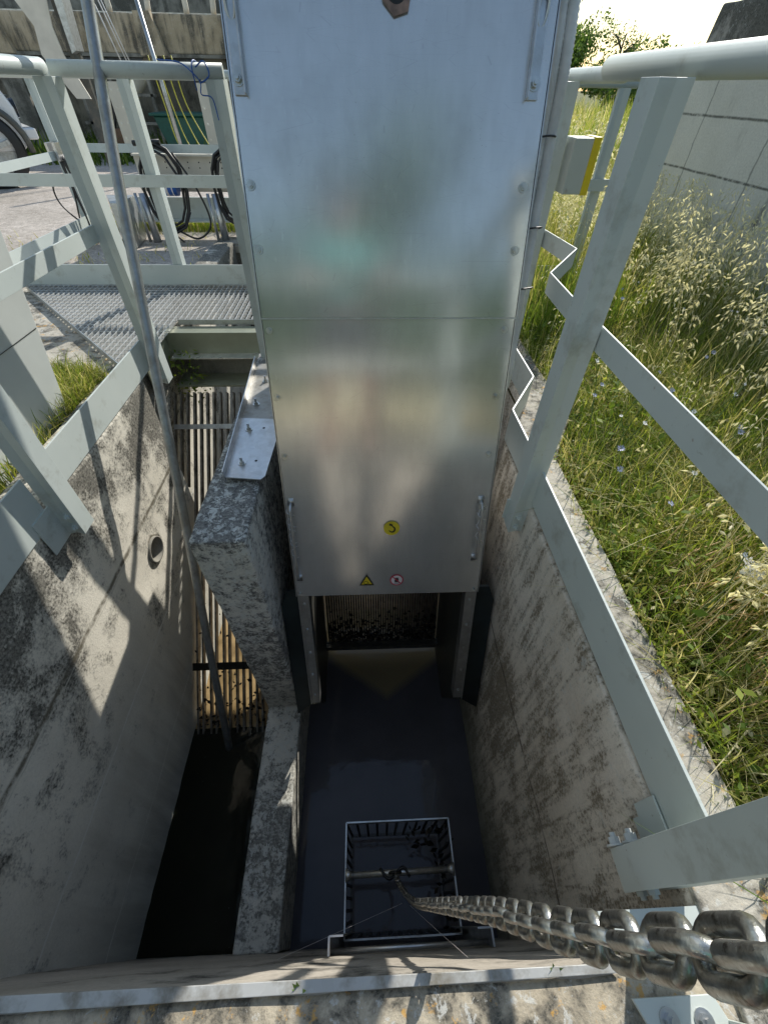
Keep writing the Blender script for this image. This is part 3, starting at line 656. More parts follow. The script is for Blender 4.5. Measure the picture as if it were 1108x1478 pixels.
for i in range(1, len(cp)):
    seg = (cp[i] - cp[i - 1]).length
    while acc + seg >= nxt and li < 200:
        t_ = (nxt - acc) / seg if seg else 0; p = cp[i - 1].lerp(cp[i], t_); d = (cp[i] - cp[i - 1]).normalized()
        if li >= 99:
            REST.append((p, d, li)); li += 1; nxt += pitch; continue
        o = bpy.data.objects.new('link', LM); COL.objects.link(o); o.parent = chain; o.matrix_parent_inverse = Matrix.Translation(-chain.location)
        q = d.to_track_quat('Z', 'Y').to_matrix().to_4x4(); rz = Matrix.Rotation(R(100 if li % 2 else 8) + random.uniform(-.18, .18), 4, 'Z')
        o.matrix_basis = Matrix.Translation(p) @ q @ rz
        li += 1; nxt += pitch
    acc += seg
if REST:
    m = MB(); base = [v.co.copy() for v in LM.vertices]; fs = [tuple(p.vertices) for p in LM.polygons]
    for (p, d, k_) in REST:
        X = Matrix.Translation(p) @ d.to_track_quat('Z', 'Y').to_matrix().to_4x4() @ Matrix.Rotation(R(100 if k_ % 2 else 8), 4, 'Z'); k = len(m.v)
        m.v += [X @ v for v in base]; m.f += [tuple(i + k for i in f) for f in fs]
    tag(m.build('lower_links', CH.m, chain, True), kind='stuff')
m = MB(); m.tube(spline([(.124, -.018, 1.035), (.124, -.05, 1.045), (.124, -.12, 1.125), (.124, -.165, 1.125), (.124, -.19, 1.08), (.124, -.17, 1.045)], 8), .006, 10); m.build('hook', CH.m, chain, True)

# ------------------------------------------------------------------ basket and guides
bk = thing('screening_basket', 'square wire basket hanging just above the dark water at the near wall', 'basket', (.1, .15, -1.4))
BM = m_galv('basket_steel', (.60, .60, .58), .35, .85, .5)
bx0, bx1, by0, by1, bz = -.131, .348, -.034, .353, -1.4
m = MB(); e = .004
for a, b in (((bx0, by0), (bx1, by0)), ((bx1, by0), (bx1, by1)), ((bx1, by1), (bx0, by1)), ((bx0, by1), (bx0, by0))): m.bar((*a, bz), (*b, bz), .006, .04)
m.build('rim', BM, bk)
m = MB(); i_ = .045
for a, b in (((bx0, by0), (bx1, by0)), ((bx1, by0), (bx1, by1)), ((bx1, by1), (bx0, by1)), ((bx0, by1), (bx0, by0))): m.bar((a[0] * .94 + .006, a[1] * .94 + .01, -1.70), (b[0] * .94 + .006, b[1] * .94 + .01, -1.70), .012, .012)
m.build('lower_ring', SLUDGE, bk)
k = 0
for i in range(11):
    x = bx0 + (bx1 - bx0) * i / 10
    for y in (by0, by1):
        m = MB(); m.tube([(x, y, bz - .01), (x * .94 + .006 + random.uniform(-.006, .006), y * .94 + .01, -1.71)], .0065, 8); m.build('basket_bar', SLUDGE, bk)
for i in range(1, 9):
    y = by0 + (by1 - by0) * i / 9
    for x in (bx0, bx1):
        m = MB(); m.tube([(x, y, bz - .01), (x * .94 + .006, y * .94 + .01 + random.uniform(-.006, .006), -1.71)], .0065, 8); m.build('basket_bar', SLUDGE, bk)
m = MB(); yb = .165; m.tube([(bx0, yb, -1.385), (bx0 + .03, yb, -1.385)], [.026, .013], 14); m.tube([(bx0 + .028, yb, -1.385), (bx1 - .028, yb + .004, -1.385)], .0125, 14); m.tube([(bx1 - .03, yb + .004, -1.385), (bx1, yb + .004, -1.385)], [.013, .026], 14)
m.build('lifting_bar', BM, bk, True)
m = MB(); m.tube([(.086 + .024 * math.cos(a), yb, -1.37 + .03 * math.sin(a)) for a in [i * math.pi / 8 for i in range(16)]], .006, 8, closed=True)
m.tube(spline([(.02, yb + .018, -1.37), (.06, yb - .02, -1.365), (.12, yb + .018, -1.37), (.15, yb - .016, -1.372)], 5), .006, 8); m.build('shackle', SLUDGE, bk, True)
m = MB()
for i in range(50):
    side = random.random(); x = bx1 - .02 + random.gauss(0, .02) if side < .5 else random.uniform(.15, bx1); y = random.uniform(by0, by1) if side < .5 else by1 - abs(random.gauss(0, .03)); z = random.uniform(-1.68, -1.45)
    u = V((random.uniform(-1, 1), random.uniform(-1, 1), random.uniform(-1, 1))).normalized(); v = u.orthogonal(); r = random.uniform(.01, .03); k = len(m.v); p = V((x, y, z)); m.v += [p + u * r, p + v * r * .4, p - u * r, p - v * r * .4]; m.f.append((k, k + 1, k + 2, k + 3))
tag(m.build('caught_debris', SLUDGE, bk), kind='stuff')
gd = thing('basket_guide', 'steel guide channels and tie bar fixed to the near wall beside the basket', 'guide rail', (.1, -.05, -.9))
for x, sg in ((-.152, 1), (.372, -1)):
    m = MB(); m.box(x - .003, x + .003, -.060, -.015, -1.76, -.86); m.box(min(x, x + sg * .045), max(x, x + sg * .045), -.018, -.013, -1.76, -.862); m.build('guide_channel', STEEL, gd)
m = MB(); m.tube([(-.15, -.052, -.93), (.37, -.050, -.93)], .008, 12); m.build('tie_bar', STEEL, gd, True)
# cobweb threads above the basket
m = MB()
for a, b in (((-.30, -.058, -.80), (.10, .06, -1.15)), ((.12, .05, -1.0), (.20, -.056, -.3))):
    a, b = V(a), V(b); m.tube([a.lerp(b, t) + V((0, 0, -.02 * math.sin(math.pi * t))) for t in [i / 10 for i in range(11)]], .0004, 4)
o = m.build('cobweb', WHITE); tag(o, 'thin cobweb threads strung over the basket', 'cobweb')

# ------------------------------------------------------------------ right concrete retaining wall
o = rough_block('retaining_wall', [(-4, -.1), (4.52, -.1), (4.52, 1.24), (-4, 1.16)], 'x', 2.5, 2.75, OLDC, step=.12, amp=.006, bev=.01)
tag(o, 'tall grey concrete retaining wall on the right behind the weeds', 'wall')
DK = m_conc('dark_coping', (.46, .43, .40), (.32, .30, .27), .7, .4, .3, None, (), 0, 8)
o = rough_block('wall_coping', [(-4, 1.17), (4.50, 1.25), (4.44, 1.48), (-4, 1.55)], 'x', 2.52, 3.0, DK, step=.1, amp=.008, bev=.01)
tag(o, 'dark weathered concrete block crowning the right retaining wall', 'coping')
m = MB(); m.tube([(2.9, 4.3, 1.45), (2.9, 4.3, 1.75), (2.95, 4.2, 1.95)], .012, 8); o = m.build('metal_rod', GALV, None, True); tag(o, 'thin bent metal rod on top of the right coping', 'rod')

# ------------------------------------------------------------------ background left: gate frame, overhead channel, tank
gt = thing('sluice_gate', 'cream sluice gate frame with perforated beam behind the walkway', 'sluice gate', (-1.7, 5.05, 0))
for x in (-2.02, -1.29):
    m = MB(); m.box(x - .055, x + .055, 5.0, 5.01, .63, 1.05); m.box(x - .055, x - .049, 5.01, 5.08, .63, 1.05); m.build('column', CREAM, gt)
    for z in (.7, .8, .9, 1.0):
        for q in (-.025, .03): m = MB(); bolt(m, (x + q, 5.0, z), (0, -1, 0), .006, .004); m.build('bolt', BOLTM, gt)
m = MB(); m.box(-2.45, -.2, 4.99, 5.0, .605, .665); m.build('cross_member', PAINT, gt)
m = MB(); m.box(-2.05, .4, 5.03, 5.04, .43, .585); m.box(-2.05, .4, 4.99, 5.05, .585, .60); m.build('perforated_beam', CREAM, gt)
m = MB()
for i in range(22):
    for z in (.50, .54): m.tube([(-1.98 + i * .1, 5.0295, z), (-1.98 + i * .1, 5.0285, z)], .006, 8)
m.build('beam_holes', INK, gt)
m = MB(); m.tube([(-2.05, 5.02, .375), (.4, 5.02, .375)], .05, 16); m.build('roller', CREAM, gt, True)
m = MB(); m.box(-2.2, .4, 5.1, 5.12, .10, .27); m.box(-2.2, .4, 5.0, 5.12, .085, .1); m.build('gate_panel', PAINT, gt)
m = MB(); m.box(-2.3, .4, 4.74, 4.76, -.11, -.05); m.build('sill_angle', GALV, gt)
for x in (-2.02, -1.36):
    h = MB(); h.tube([(x, 4.9, .33), (x + .02, 4.86, -.05)], .035, 14); h.tube([(x - .07, 4.9, .33), (x - .05, 4.86, -.05)], .014, 10); h = h.build('hydraulic_ram', STEEL, gt, True)
    m = MB(); m.box(x - .10, x + .12, 4.78, 4.92, -.13, -.06); m.build('clamp_block', GALV, h, bevel=.01)
    m = MB(); m.tube([(x - .03, 4.84, -.12), (x - .03, 4.80, -.9)], .018, 10); m.tube([(x + .06, 4.84, -.12), (x + .06, 4.80, -.9)], .022, 10); m.build('twin_rods', STEEL, h, True)
m = MB(); m.prism([(-2.4, 5.0), (-2.15, 5.0), (-2.10, 4.6), (-2.2, 4.6)], lambda a, b, t: (a, b, t), -.04, .3); o = m.build('bracket_post', GALV); tag(o, 'grey steel bracket standing beside the sluice gate', 'bracket')
# hoses and cables
def coil(cx, y, cz, rx, rz, n, mat, r=.012, jit=.03):
    m = MB(); pts = []
    for i in range(n * 12):
        a = 2 * math.pi * i / 12; k = math.floor(a / 6.2832); pts.append(V((cx + (rx + jit * math.sin(k * 2.1)) * math.cos(a), y + .02 * math.sin(a * .37), cz + (rz + jit * math.cos(k * 1.7)) * math.sin(a))))
    m.tube(pts, r, 7); return m
m = coil(-1.78, 4.86, .36, .17, .30, 5, BLACK, .011)
m.tube(spline([(-1.78, 4.86, .05), (-1.6, 4.86, -.02), (-1.45, 4.86, .1), (-1.5, 4.87, .35), (-1.65, 4.88, .62)], 8), .009, 7)
m.tube(spline([(-1.85, 4.86, .05), (-1.62, 4.84, -.2), (-1.55, 4.82, -.6)], 8), .008, 6); m.tube([(-1.95, 4.86, .68), (-1.72, 4.86, .69)], .02, 8)
o = m.build('cable_coil', BLACK, None, True); tag(o, 'large coil of black cable hung on the sluice gate', 'cable coil')
m = MB(); m.tube([(-1.86, 4.88, .375), (-1.68, 4.88, .375)], .062, 16)
o = m.build('hose_reel', BLUE, None, True); tag(o, 'small blue and white hose roll on the gate beam', 'hose reel')
m = MB(); m.tube([(-1.775, 4.88, .375), (-1.755, 4.88, .375)], .064, 16); m.tube([(-1.72, 4.88, .375), (-1.71, 4.88, .375)], .064, 16); m.build('white_band', WHITE, o, True)
m = coil(-1.22, 4.84, .38, .09, .24, 5, BLACK, .011); o = m.build('cable_coil', BLACK, None, True); tag(o, 'narrow coil of black cable close to the left edge of the machine', 'cable coil')
m = MB()
for i in range(11):
    x = -2.64 + .02 * i; m.tube(spline([(x * .3 - 1.87, 4.98, .60), (x + .0, 4.90 - .02 * i, .55), (x + .02 + random.uniform(-.02, .02), 4.85, .35), (x + .03 + random.uniform(-.03, .03), 4.82, .12), (x + .06, 4.75, -.04)], 6), .007, 6)
m.tube(spline([(-2.62, 4.9, .45), (-2.78, 4.9, .40), (-2.80, 4.9, .25), (-2.66, 4.88, .10), (-2.5, 4.86, .02), (-2.45, 4.86, .12)], 8), .007, 6)
o = m.build('cable_bundle', BLACK, None, True); tag(o, 'bundle of thin black cables dangling from the outlying railing', 'cables')
# overhead concrete channel
oc = thing('overhead_channel', 'raised stained concrete channel crossing behind the yard', 'aqueduct', (-4, 12, 1.3))
m = rough_block('trough', rect(12.0, 12.6, 1.43, 1.93), 'x', -14, 1.2, BEAMC, oc, step=.25, amp=.01, bev=.02)
m = MB(); m.box(-14, 1.2, 11.93, 12.7, 1.38, 1.428); m.build('bottom_lip', TANKC, oc)
for x in (-9.6, -6.9, -4.1, -2.35, .3):
    m = MB(); m.prism([(x, 1.40), (x + .5, 1.40), (x + .34, 1.95), (x + .05, 1.95)], lambda a, b, t: (a, t, b), 11.86, 11.99); m.build('rib', BEAMC, oc)
for x in (-7, -3, 1): m = MB(); m.box(x, x + .4, 12.1, 12.5, -.1, 1.4); m.build('pier', TANKC, oc)
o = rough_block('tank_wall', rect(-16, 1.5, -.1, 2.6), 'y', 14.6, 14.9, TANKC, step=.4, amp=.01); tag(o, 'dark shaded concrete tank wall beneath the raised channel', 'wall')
m = MB(); m.box(-16, 1.2, 12.62, 13.6, 1.95, 1.99); o = m.build('roof_sheet', GALV); tag(o, 'grey metal sheet lying on top of the raised channel', 'roof sheet')
for i, (xa, xb) in enumerate(((-4.6, -3.9), (-3.2, -2.7), (-2.5, -2.3))):
    m = MB(); m.tube(spline([(xa, 12.3, 1.95), (xa + .05, 12.3, 2.4), (xb, 12.3, 2.45), (xb, 12.3, 1.95)], 6), .05, 10); o = m.build('top_pipe', CREAM, None, True)
    tag(o, 'pale bent pipe on top of the raised concrete channel', 'pipe', 'pipes on top of the raised channel')
bkx = thing('wall_bracket', 'cream tapering steel bracket column in front of the raised channel', 'bracket', (-4.3, 9, .8))
m = MB(); m.prism([(-4.75, 2.1), (-4.10, 2.1), (-4.21, 1.57), (-4.19, 1.30), (-4.02, .86), (-4.23, .86), (-4.50, 1.30), (-4.45, 1.57)], lambda a, b, t: (a, t, b), 9.0, 9.02)
m.v = [V((v.x if v.z > .9 or v.x > -4.1 else v.x, v.y, v.z)) for v in m.v]; m.build('plate', CREAM, bkx)
m = MB(); m.prism([(-4.08, 2.1), (-3.96, 2.1), (-4.02, 1.35), (-4.09, 1.32)], lambda a, b, t: (a, t, b), 9.05, 9.3); m.build('lattice_side', GALV, bkx)
m = MB(); m.box(-4.2, -4.05, 9.2, 9.26, -.05, 2.1); m.build('leg', DARKST, bkx)
for (xa, za, xb, zb, r) in ((-3.75, 2.0, -3.55, 1.20, .010), (-3.68, 2.0, -3.47, 1.22, .008), (-3.64, 2.0, -3.43, 1.22, .008)):
    m = MB(); m.tube([(xa, 9.4, za), (xb, 9.4, zb)], r, 6); o = m.build('stay_cable', CONDUIT, None, True); tag(o, 'thin light stay cable in front of the stained channel', 'cable', 'stay cables by the cream bracket')
m = MB(); m.tube([(-2.98, 9.0, 1.9), (-2.84, 9.0, -.05)], .028, 10); o = m.build('conduit_pole', GALV, None, True); tag(o, 'slim galvanised pole rising past the raised channel', 'pole')
m = MB(); m.tube([(-3.70, 12.4, 1.75), (-4.90, 12.4, .62)], .11, 16); o = m.build('diagonal_pipe', CREAM, None, True); tag(o, 'thick pale diagonal pipe under the raised channel', 'pipe')
t = thing('tub', 'dark green plastic tub standing in the shade under the channel', 'tub', (-3.3, 11, 0))
m = MB(); m.prism([(-3.55, .05), (-2.75, .05), (-2.6, .62), (-3.75, .62)], lambda a, b, t_: (a, t_, b), 10.6, 11.3); m.build('body', GREENT, t, bevel=.02)
m = MB(); m.box(-3.80, -2.55, 10.55, 11.35, .62, .66); m.build('rim', GREENT, t, bevel=.01)
for i in range(4):
    x = -3.35 + .12 * i; m = MB(); m.tube(spline([(x, 10.0, 1.35), (x + .08, 9.95, .8), (x + .2 + .05 * i, 9.8, .3), (x + .5, 9.7, .12)], 8), .010, 6)
    o = m.build('garden_hose', YHOSE, None, True); tag(o, 'thin yellow hose trailing down beside the green tub', 'hose', 'yellow hoses by the green tub')
t = thing('pipe_rack', 'dark pipe rack with hanging coils against the shaded tank wall', 'rack', (-4.6, 11.5, 0))
m = MB()
for z in (1.15, .85, .45): m.box(-5.4, -3.9, 11.5, 11.56, z, z + .04)
for x in (-5.3, -4.7, -4.0): m.box(x, x + .05, 11.5, 11.56, .0, 1.2)
m.build('frame', TANKC, t)
m = coil(-4.9, 11.4, .65, .14, .25, 4, BLACK, .02); m.build('coil', BLACK, t, True)
m = MB(); m.box(-5.05, -4.6, 11.3, 11.6, .05, .40); o = m.build('crate', m_plain('brown_wood', (.22, .13, .08), .7)); tag(o, 'small brown wooden crate beneath the hanging coils', 'crate')

# ------------------------------------------------------------------ vehicles
def wheel(car, cx, cy, r, wd, name='wheel'):
    m = MB(); prof = [(r * .68, -wd / 2), (r * .93, -wd / 2), (r, -wd * .36), (r, wd * .36), (r * .93, wd / 2), (r * .68, wd / 2)]; k = 32
    for j in range(k):
        a = 2 * math.pi * j / k
        for (q, y) in prof: m.v.append(V((cx + q * math.cos(a), cy + y, r - .05 + q * math.sin(a))))
    for j in range(k):
        for i in range(5): m.f.append((j * 6 + i, j * 6 + i + 1, ((j + 1) % k) * 6 + i + 1, ((j + 1) % k) * 6 + i))
    tyre = m.build(name, BLACK, car, True)
    m = MB(); m.tube([(cx, cy - wd * .15, r - .05), (cx, cy - wd * .10, r - .05)], r * .70, 24)
    for i in range(5):
        a = 2 * math.pi * i / 5 + .3; m.bar((cx, cy - wd * .28, r - .05), (cx + r * .66 * math.cos(a), cy - wd * .34, r - .05 + r * .66 * math.sin(a)), .05, .10, (0, 1, 0))
    m.tube([(cx, cy - wd * .36, r - .05), (cx, cy - wd * .15, r - .05)], r * .15, 12); m.build('rim', GALV, tyre)
def car(name, label, x1, y0, wdt, L, H, r, paint, zoff=0):
    t = thing(name, label, 'car', (x1 - L / 2, y0 + wdt / 2, -.05))
    # side profile (x from front x1 backwards)
    pr = [(0, .42), (0, .78), (-.08, .98), (-1.15, 1.08), (-1.75, H - .06), (-2.1, H), (-L + .25, H), (-L + .03, 1.1), (-L, .5), (-L + .1, .34), (-.1, .34)]
    m = MB(); m.prism([(x1 + a, b) for a, b in pr], lambda a, b, q: (a, q, b), y0 + .03, y0 + wdt - .03); m.build('body', paint, t, bevel=.04)
    for ys in (y0 + .024, y0 + wdt - .024):
        m = MB(); m.prism([(x1 - 1.38, 1.12), (x1 - 1.86, H - .13), (x1 - L + .34, H - .13), (x1 - L + .16, 1.12)], lambda a, b, q: (a, q, b), ys - .004, ys + .004); m.build('side_window', GLASS, t)
    m = MB(); m.obox(V((x1 - 1.44, y0 + wdt / 2, (1.08 + H) / 2 - .02)), V((0, 1, 0)), V((-.6, 0, H - 1.14)).normalized(), V((H - 1.14, 0, .6)).normalized(), wdt / 2 - .12, .3, .006); m.build('windscreen', GLASS, t)
    for ys in (y0 + .16, y0 + wdt - .16):
        m = MB(); m.tube([(x1 - .02, ys, .78), (x1 + .03, ys, .78)], .10, 18); h = m.build('headlight', GLASS, t); MB().tube([(x1 + .031, ys, .78), (x1 + .036, ys, .78)], .075, 18).build('lens', WHITE, h)
    m = MB(); m.box(x1 - .08, x1 + .14, y0 + .02, y0 + wdt - .02, .46, .58); m.build('bumper', CARW if paint is CARW else DARKST, t, bevel=.02)
    m = MB(); m.box(x1 - .02, x1 + .02, y0 + .35, y0 + wdt - .35, .66, .9); m.build('grille', DARKST, t)
    for cx in (x1 - .50, x1 - L + .85):
        for cy in (y0 + .10, y0 + wdt - .10): wheel(t, cx, cy, r, .24)
        for ys in (y0 - .01, y0 + wdt + .01):
            m = MB(); m.tube([(cx + (r + .07) * math.cos(a), ys, r - .05 + (r + .07) * math.sin(a)) for a in [R(-5 + 190 * i / 16) for i in range(17)]], .04, 8); m.build('wheel_arch', DARKST, t, True)
    return t
t_ = car('parked_car', 'white off-road car at the left edge with its front wheel and bumper showing', -4.75, 8.0, 1.7, 4.2, 1.75, .42, CARW)
q_ = R(36); t_.rotation_euler.z = q_; t_.location = V((-4.62, 8.0, -.05)) - Matrix.Rotation(q_, 3, 'Z') @ V((2.1, -.85, 0))

# ------------------------------------------------------------------ vegetation
GRASS = m_foliage('grass_blades', [(0, (.045, .085, .018)), (.35, (.14, .22, .035)), (.55, (.30, .36, .06)), (.72, (.50, .44, .20)), (1, (.80, .74, .52))], .42)
def blades(name, N_, fx, hmin, hmax, wd, tint, lean=.35, kind='stuff', z=-.05):
    px, py = fx(N_); n = len(px)
    h = rng.uniform(hmin, hmax, n) * rng.uniform(.5, 1.1, n); a = rng.uniform(0, 2 * np.pi, n); l = np.abs(rng.normal(0, lean, n)) + .05
    if callable(tint): tn = tint(px, py)
    else: tn = np.clip(rng.normal(tint, .16, n), 0, 1)
    hs = fx.h(px, py) if hasattr(fx, 'h') else np.ones(n); h = h * hs
    f = rng.uniform(0, 2 * np.pi, n); wdx, wdy = np.cos(f), np.sin(f); W = rng.uniform(.6, 1.3, n) * wd
    ts = [0, .38, .74, 1.0]; ws = [1, .85, .5, 0]
    co = np.zeros((n, 7, 3)); k = 0
    for t, q in zip(ts, ws):
        bend = l * h * t ** 1.9; zz = z + h * t * (1 - .25 * np.minimum(l, 1.4) * t)
        cx = px + np.cos(a) * bend; cy = py + np.sin(a) * bend
        if q > 0:
            for sg in (-1, 1): co[:, k, 0] = cx + sg * wdx * W * q; co[:, k, 1] = cy + sg * wdy * W * q; co[:, k, 2] = zz; k += 1
        else: co[:, k, 0] = cx; co[:, k, 1] = cy; co[:, k, 2] = zz; k += 1
    base = np.arange(n)[:, None] * 7
    quads = np.concatenate([base + np.array([0, 1, 3, 2]), base + np.array([2, 3, 5, 4])], axis=1).reshape(-1); tris = (base + np.array([4, 5, 6])).reshape(-1)
    return mk(name, co.reshape(-1, 3), quads, tris, np.repeat(tn, 7), kind)
def mk(name, co, quads, tris, tint, kind, mat=None, parent=None):
    me = bpy.data.meshes.new(name); nq, ntr = len(quads) // 4, len(tris) // 3
    me.vertices.add(len(co)); me.vertices.foreach_set('co', co.reshape(-1).astype(np.float32))
    lp = np.concatenate([quads, tris]).astype(np.int32); me.loops.add(len(lp)); me.loops.foreach_set('vertex_index', lp)
    me.polygons.add(nq + ntr); me.polygons.foreach_set('loop_start', np.concatenate([np.arange(nq) * 4, nq * 4 + np.arange(ntr) * 3]).astype(np.int32))
    me.update(calc_edges=True)
    at = me.attributes.new('tint', 'FLOAT', 'POINT'); at.data.foreach_set('value', np.clip(tint, 0, 1).astype(np.float32))
    o = link(name, me, mat or GRASS, parent)
    if kind: tag(o, kind=kind)
    return o
def vn(px, py, s, seed=0.):
    return np.array([noise.noise(V((float(x) * s, float(y) * s, seed))) for x, y in zip(px, py)])
def area(x0, x1, y0, y1, dens=None, hf=None):
    def f(n):
        x = rng.uniform(x0, x1, n); y = rng.uniform(y0, y1, n)
        if dens is not None: k = dens(x, y) > rng.uniform(0, 1, n); x, y = x[k], y[k]
        return x, y
    f.__name__ = 'a'
    if hf: f.h = hf
    return f
def kerbx(y): return np.interp(y, [-1, 1.30, 1.62, 9], [.745, .745, .905, .905])
fa = area(.74, 2.5, -.45, 2.6, lambda x, y: np.where(x > kerbx(y) + .004, 1.0, 0) * np.clip((x - kerbx(y)) * 9 + .6, .4, 1), lambda x, y: np.clip(.6 + (x - kerbx(y)) * 1.0, .4, 1.3))
tintA = lambda x, y: np.clip(.47 + .34 * vn(x, y, 2.2, 3.) + .14 * vn(x, y, 9, 5.) + rng.normal(0, .19, len(x)) + .3 * (rng.uniform(0, 1, len(x)) < .16), 0, 1)
blades('grass', 64000, fa, .07, .28, .0021, tintA, .85)['label'] = 'green and dry weeds growing beside the right kerb'
fb = area(.80, 3.2, 2.4, 9.0, lambda x, y: np.where(x > kerbx(y) + .03, 1., 0) * np.where(x > .95 + 0 * y, 1, .8), lambda x, y: 1 + .0 * x)
tintB = lambda x, y: np.clip(.44 + .30 * vn(x, y, 1.1, 1.) + rng.normal(0, .16, len(x)) + .12 * (x > 1.5), 0, 1)
blades('grass', 34000, fb, .25, .55, .0035, tintB, .4)['label'] = 'taller weeds behind the machine on the right'
fc = area(1.5, 14, 8, 24, None); blades('grass', 22000, fc, .5, 1.1, .012, lambda x, y: np.clip(.56 + .3 * vn(x, y, .4, 2.) + rng.normal(0, .14, len(x)), 0, 1), .4)['label'] = 'pale dry grassland in the distance'
fd = area(-1.70, -1.325, 1.60, 2.10, lambda x, y: np.where(y > 1.72 + (x < -1.365) * .05, 1., 0) * np.where(x > -1.16 - (y - 1.9) * 1.0, 0.5, 1)); blades('grass', 6500, fd, .05, .15, .0022, .55, .8, z=-.02)['label'] = 'tuft of bright grass between the left wall and the grating'
fe = area(-1.37, -1.33, .8, 1.75); blades('grass', 420, fe, .05, .17, .0022, .55, .6, z=-.02)['label'] = 'sparse grass squeezed between left railing and housing'
ff = area(-2.6, .5, 5.25, 5.7); blades('grass', 5200, ff, .10, .26, .006, .5, .5)['label'] = 'strip of grass behind the sluice gate'
fg = area(-9, 1.4, 10.2, 14.4, lambda x, y: .5 + .5 * vn(x, y, .8)); blades('grass', 9000, fg, .15, .5, .018, .22, .6)['label'] = 'shaded weeds under the raised channel'
fh = area(-3.5, -1.4, 3.5, 5.2, lambda x, y: .25 + vn(x, y, 2.)); blades('grass', 1500, fh, .03, .09, .004, .7, .9)['label'] = 'scattered dry tufts on the gravel yard'
# broad weed leaves near the kerb
def leaves(name, n, fx, z0, z1, sz, tint, mat=None, droop=.6):
    px, py = fx(n); n = len(px); pz = rng.uniform(z0, z1, n); a = rng.uniform(0, 2 * np.pi, n); s = rng.uniform(.5, 1.3, n) * sz; e = rng.normal(.2, droop, n)
    u = np.stack([np.cos(a) * np.cos(e), np.sin(a) * np.cos(e), np.sin(e)], 1); v = np.stack([-np.sin(a), np.cos(a), rng.normal(0, .3, n)], 1)
    p = np.stack([px, py, pz], 1); co = np.stack([p, p + u * s[:, None] * .5 + v * s[:, None] * .22, p + u * s[:, None], p + u * s[:, None] * .5 - v * s[:, None] * .22], 1)
    base = np.arange(n)[:, None] * 4; q = (base + np.array([0, 1, 2, 3])).reshape(-1)
    tn = np.clip(rng.normal(tint, .12, n), 0, 1)
    return mk(name, co.reshape(-1, 3), q, np.array([], dtype=int), np.repeat(tn, 4), 'stuff', mat)
leaves('weed_leaves', 9500, area(.78, 2.4, -.4, 2.6, lambda x, y: np.where(x > kerbx(y) + .04, 1., 0) * (.35 + vn(x, y, 3., 7.))), -.03, .14, .035, .42)['label'] = 'small broad weed leaves among the grass'
leaves('dry_litter', 5000, area(.76, 2.4, -.4, 3.0, lambda x, y: np.where(x > kerbx(y) + .01, 1., 0)), -.045, .03, .03, .88)['label'] = 'dry straw litter on the soil'
leaves('creeping_weed', 170, area(-1.20, -1.02, 2.46, 2.62), -.42, -.10, .035, .40)['label'] = 'small weeds rooted in the corner under the steel beam'
leaves('kerb_moss', 900, area(.735, .79, -.3, 1.5), -.01, .03, .02, .5)['label'] = 'leaves lapping over the outer edge of the kerb'
# wild oats: stalks with hanging spikelets
OAT = m_foliage('oat_straw', [(0, (.38, .37, .20)), (.5, (.68, .64, .48)), (1, (.88, .85, .74))], .35)
def oats(name, roots, hmin, hmax, k0, k1, ssz, lab, lean=(0, 0), w=.0011):
    P, Q, T, TI = [], [], [], []
    def quad4(a, b, c, d, t): i = len(P); P.extend([a, b, c, d]); Q.extend([i, i + 1, i + 2, i + 3]); TI.extend([t] * 4)
    for (x, y) in roots:
        h = random.uniform(hmin, hmax); a = random.uniform(0, 6.28); l = random.uniform(.05, .35) * h; tn = random.uniform(.1, .9)
        dx, dy = math.cos(a) * l + lean[0] * h, math.sin(a) * l + lean[1] * h; pts = []
        for i in range(8):
            t = i / 7; pts.append(V((x + dx * t ** 2, y + dy * t ** 2, -.05 + h * t * (1 - .12 * t))))
        s = V((w, 0, 0)); s2 = V((0, w, 0))
        for i in range(7):
            quad4(pts[i] - s, pts[i] + s, pts[i + 1] + s, pts[i + 1] - s, tn * .6); quad4(pts[i] - s2, pts[i] + s2, pts[i + 1] + s2, pts[i + 1] - s2, tn * .6)
        for j in range(random.randint(k0, k1)):
            t = random.uniform(.62, 1.0); f = t * 7; i = min(6, int(f)); b = pts[i].lerp(pts[i + 1], f - i)
            q = random.uniform(0, 6.28); o_ = b + V((math.cos(q), math.sin(q), .3)) * random.uniform(.01, .045) * (h / .6); wv = V((w * .5, w * .5, 0)); quad4(b - wv, b + wv, o_ + wv, o_ - wv, tn)
            d = V((math.cos(q) * .5 + lean[0], math.sin(q) * .5 + lean[1], random.uniform(-1, -.1))).normalized(); L = ssz * random.uniform(.7, 1.25); sd = d.cross(V((random.uniform(-1, 1), random.uniform(-1, 1), .4))).normalized() * L * .17
            quad4(o_, o_ + d * L * .4 + sd, o_ + d * L, o_ + d * L * .4 - sd, min(1, tn + .3)); sd2 = d.cross(sd).normalized() * L * .13; quad4(o_, o_ + d * L * .4 + sd2, o_ + d * L * .95, o_ + d * L * .4 - sd2, min(1, tn + .4))
    o = mk(name, np.array([tuple(p) for p in P]), np.array(Q), np.array([], dtype=int), np.array(TI), 'stuff', OAT); o['label'] = lab; return o
rt = []
while len(rt) < 400:
    x, y = random.gauss(1.95, .28), random.uniform(1.3, 5.0)
    if 1.0 + (y < 2.0) * .3 < x < 2.46: rt.append((x, y))
oats('wild_oats', rt, .45, .85, 14, 24, .024, 'pale wild oats against the grey retaining wall')
oats('wild_oats', [(random.gauss(1.03, .10), random.gauss(.46, .13)) for _ in range(74)], .26, .42, 9, 15, .034, 'straw coloured oats leaning over near the right kerb', (.5, .25), .0010)
oats('wild_oats', [(random.uniform(.95, 2.3), random.uniform(-.2, 2.6)) for _ in range(190)], .22, .48, 5, 12, .022, 'scattered oat stalks through the weeds')
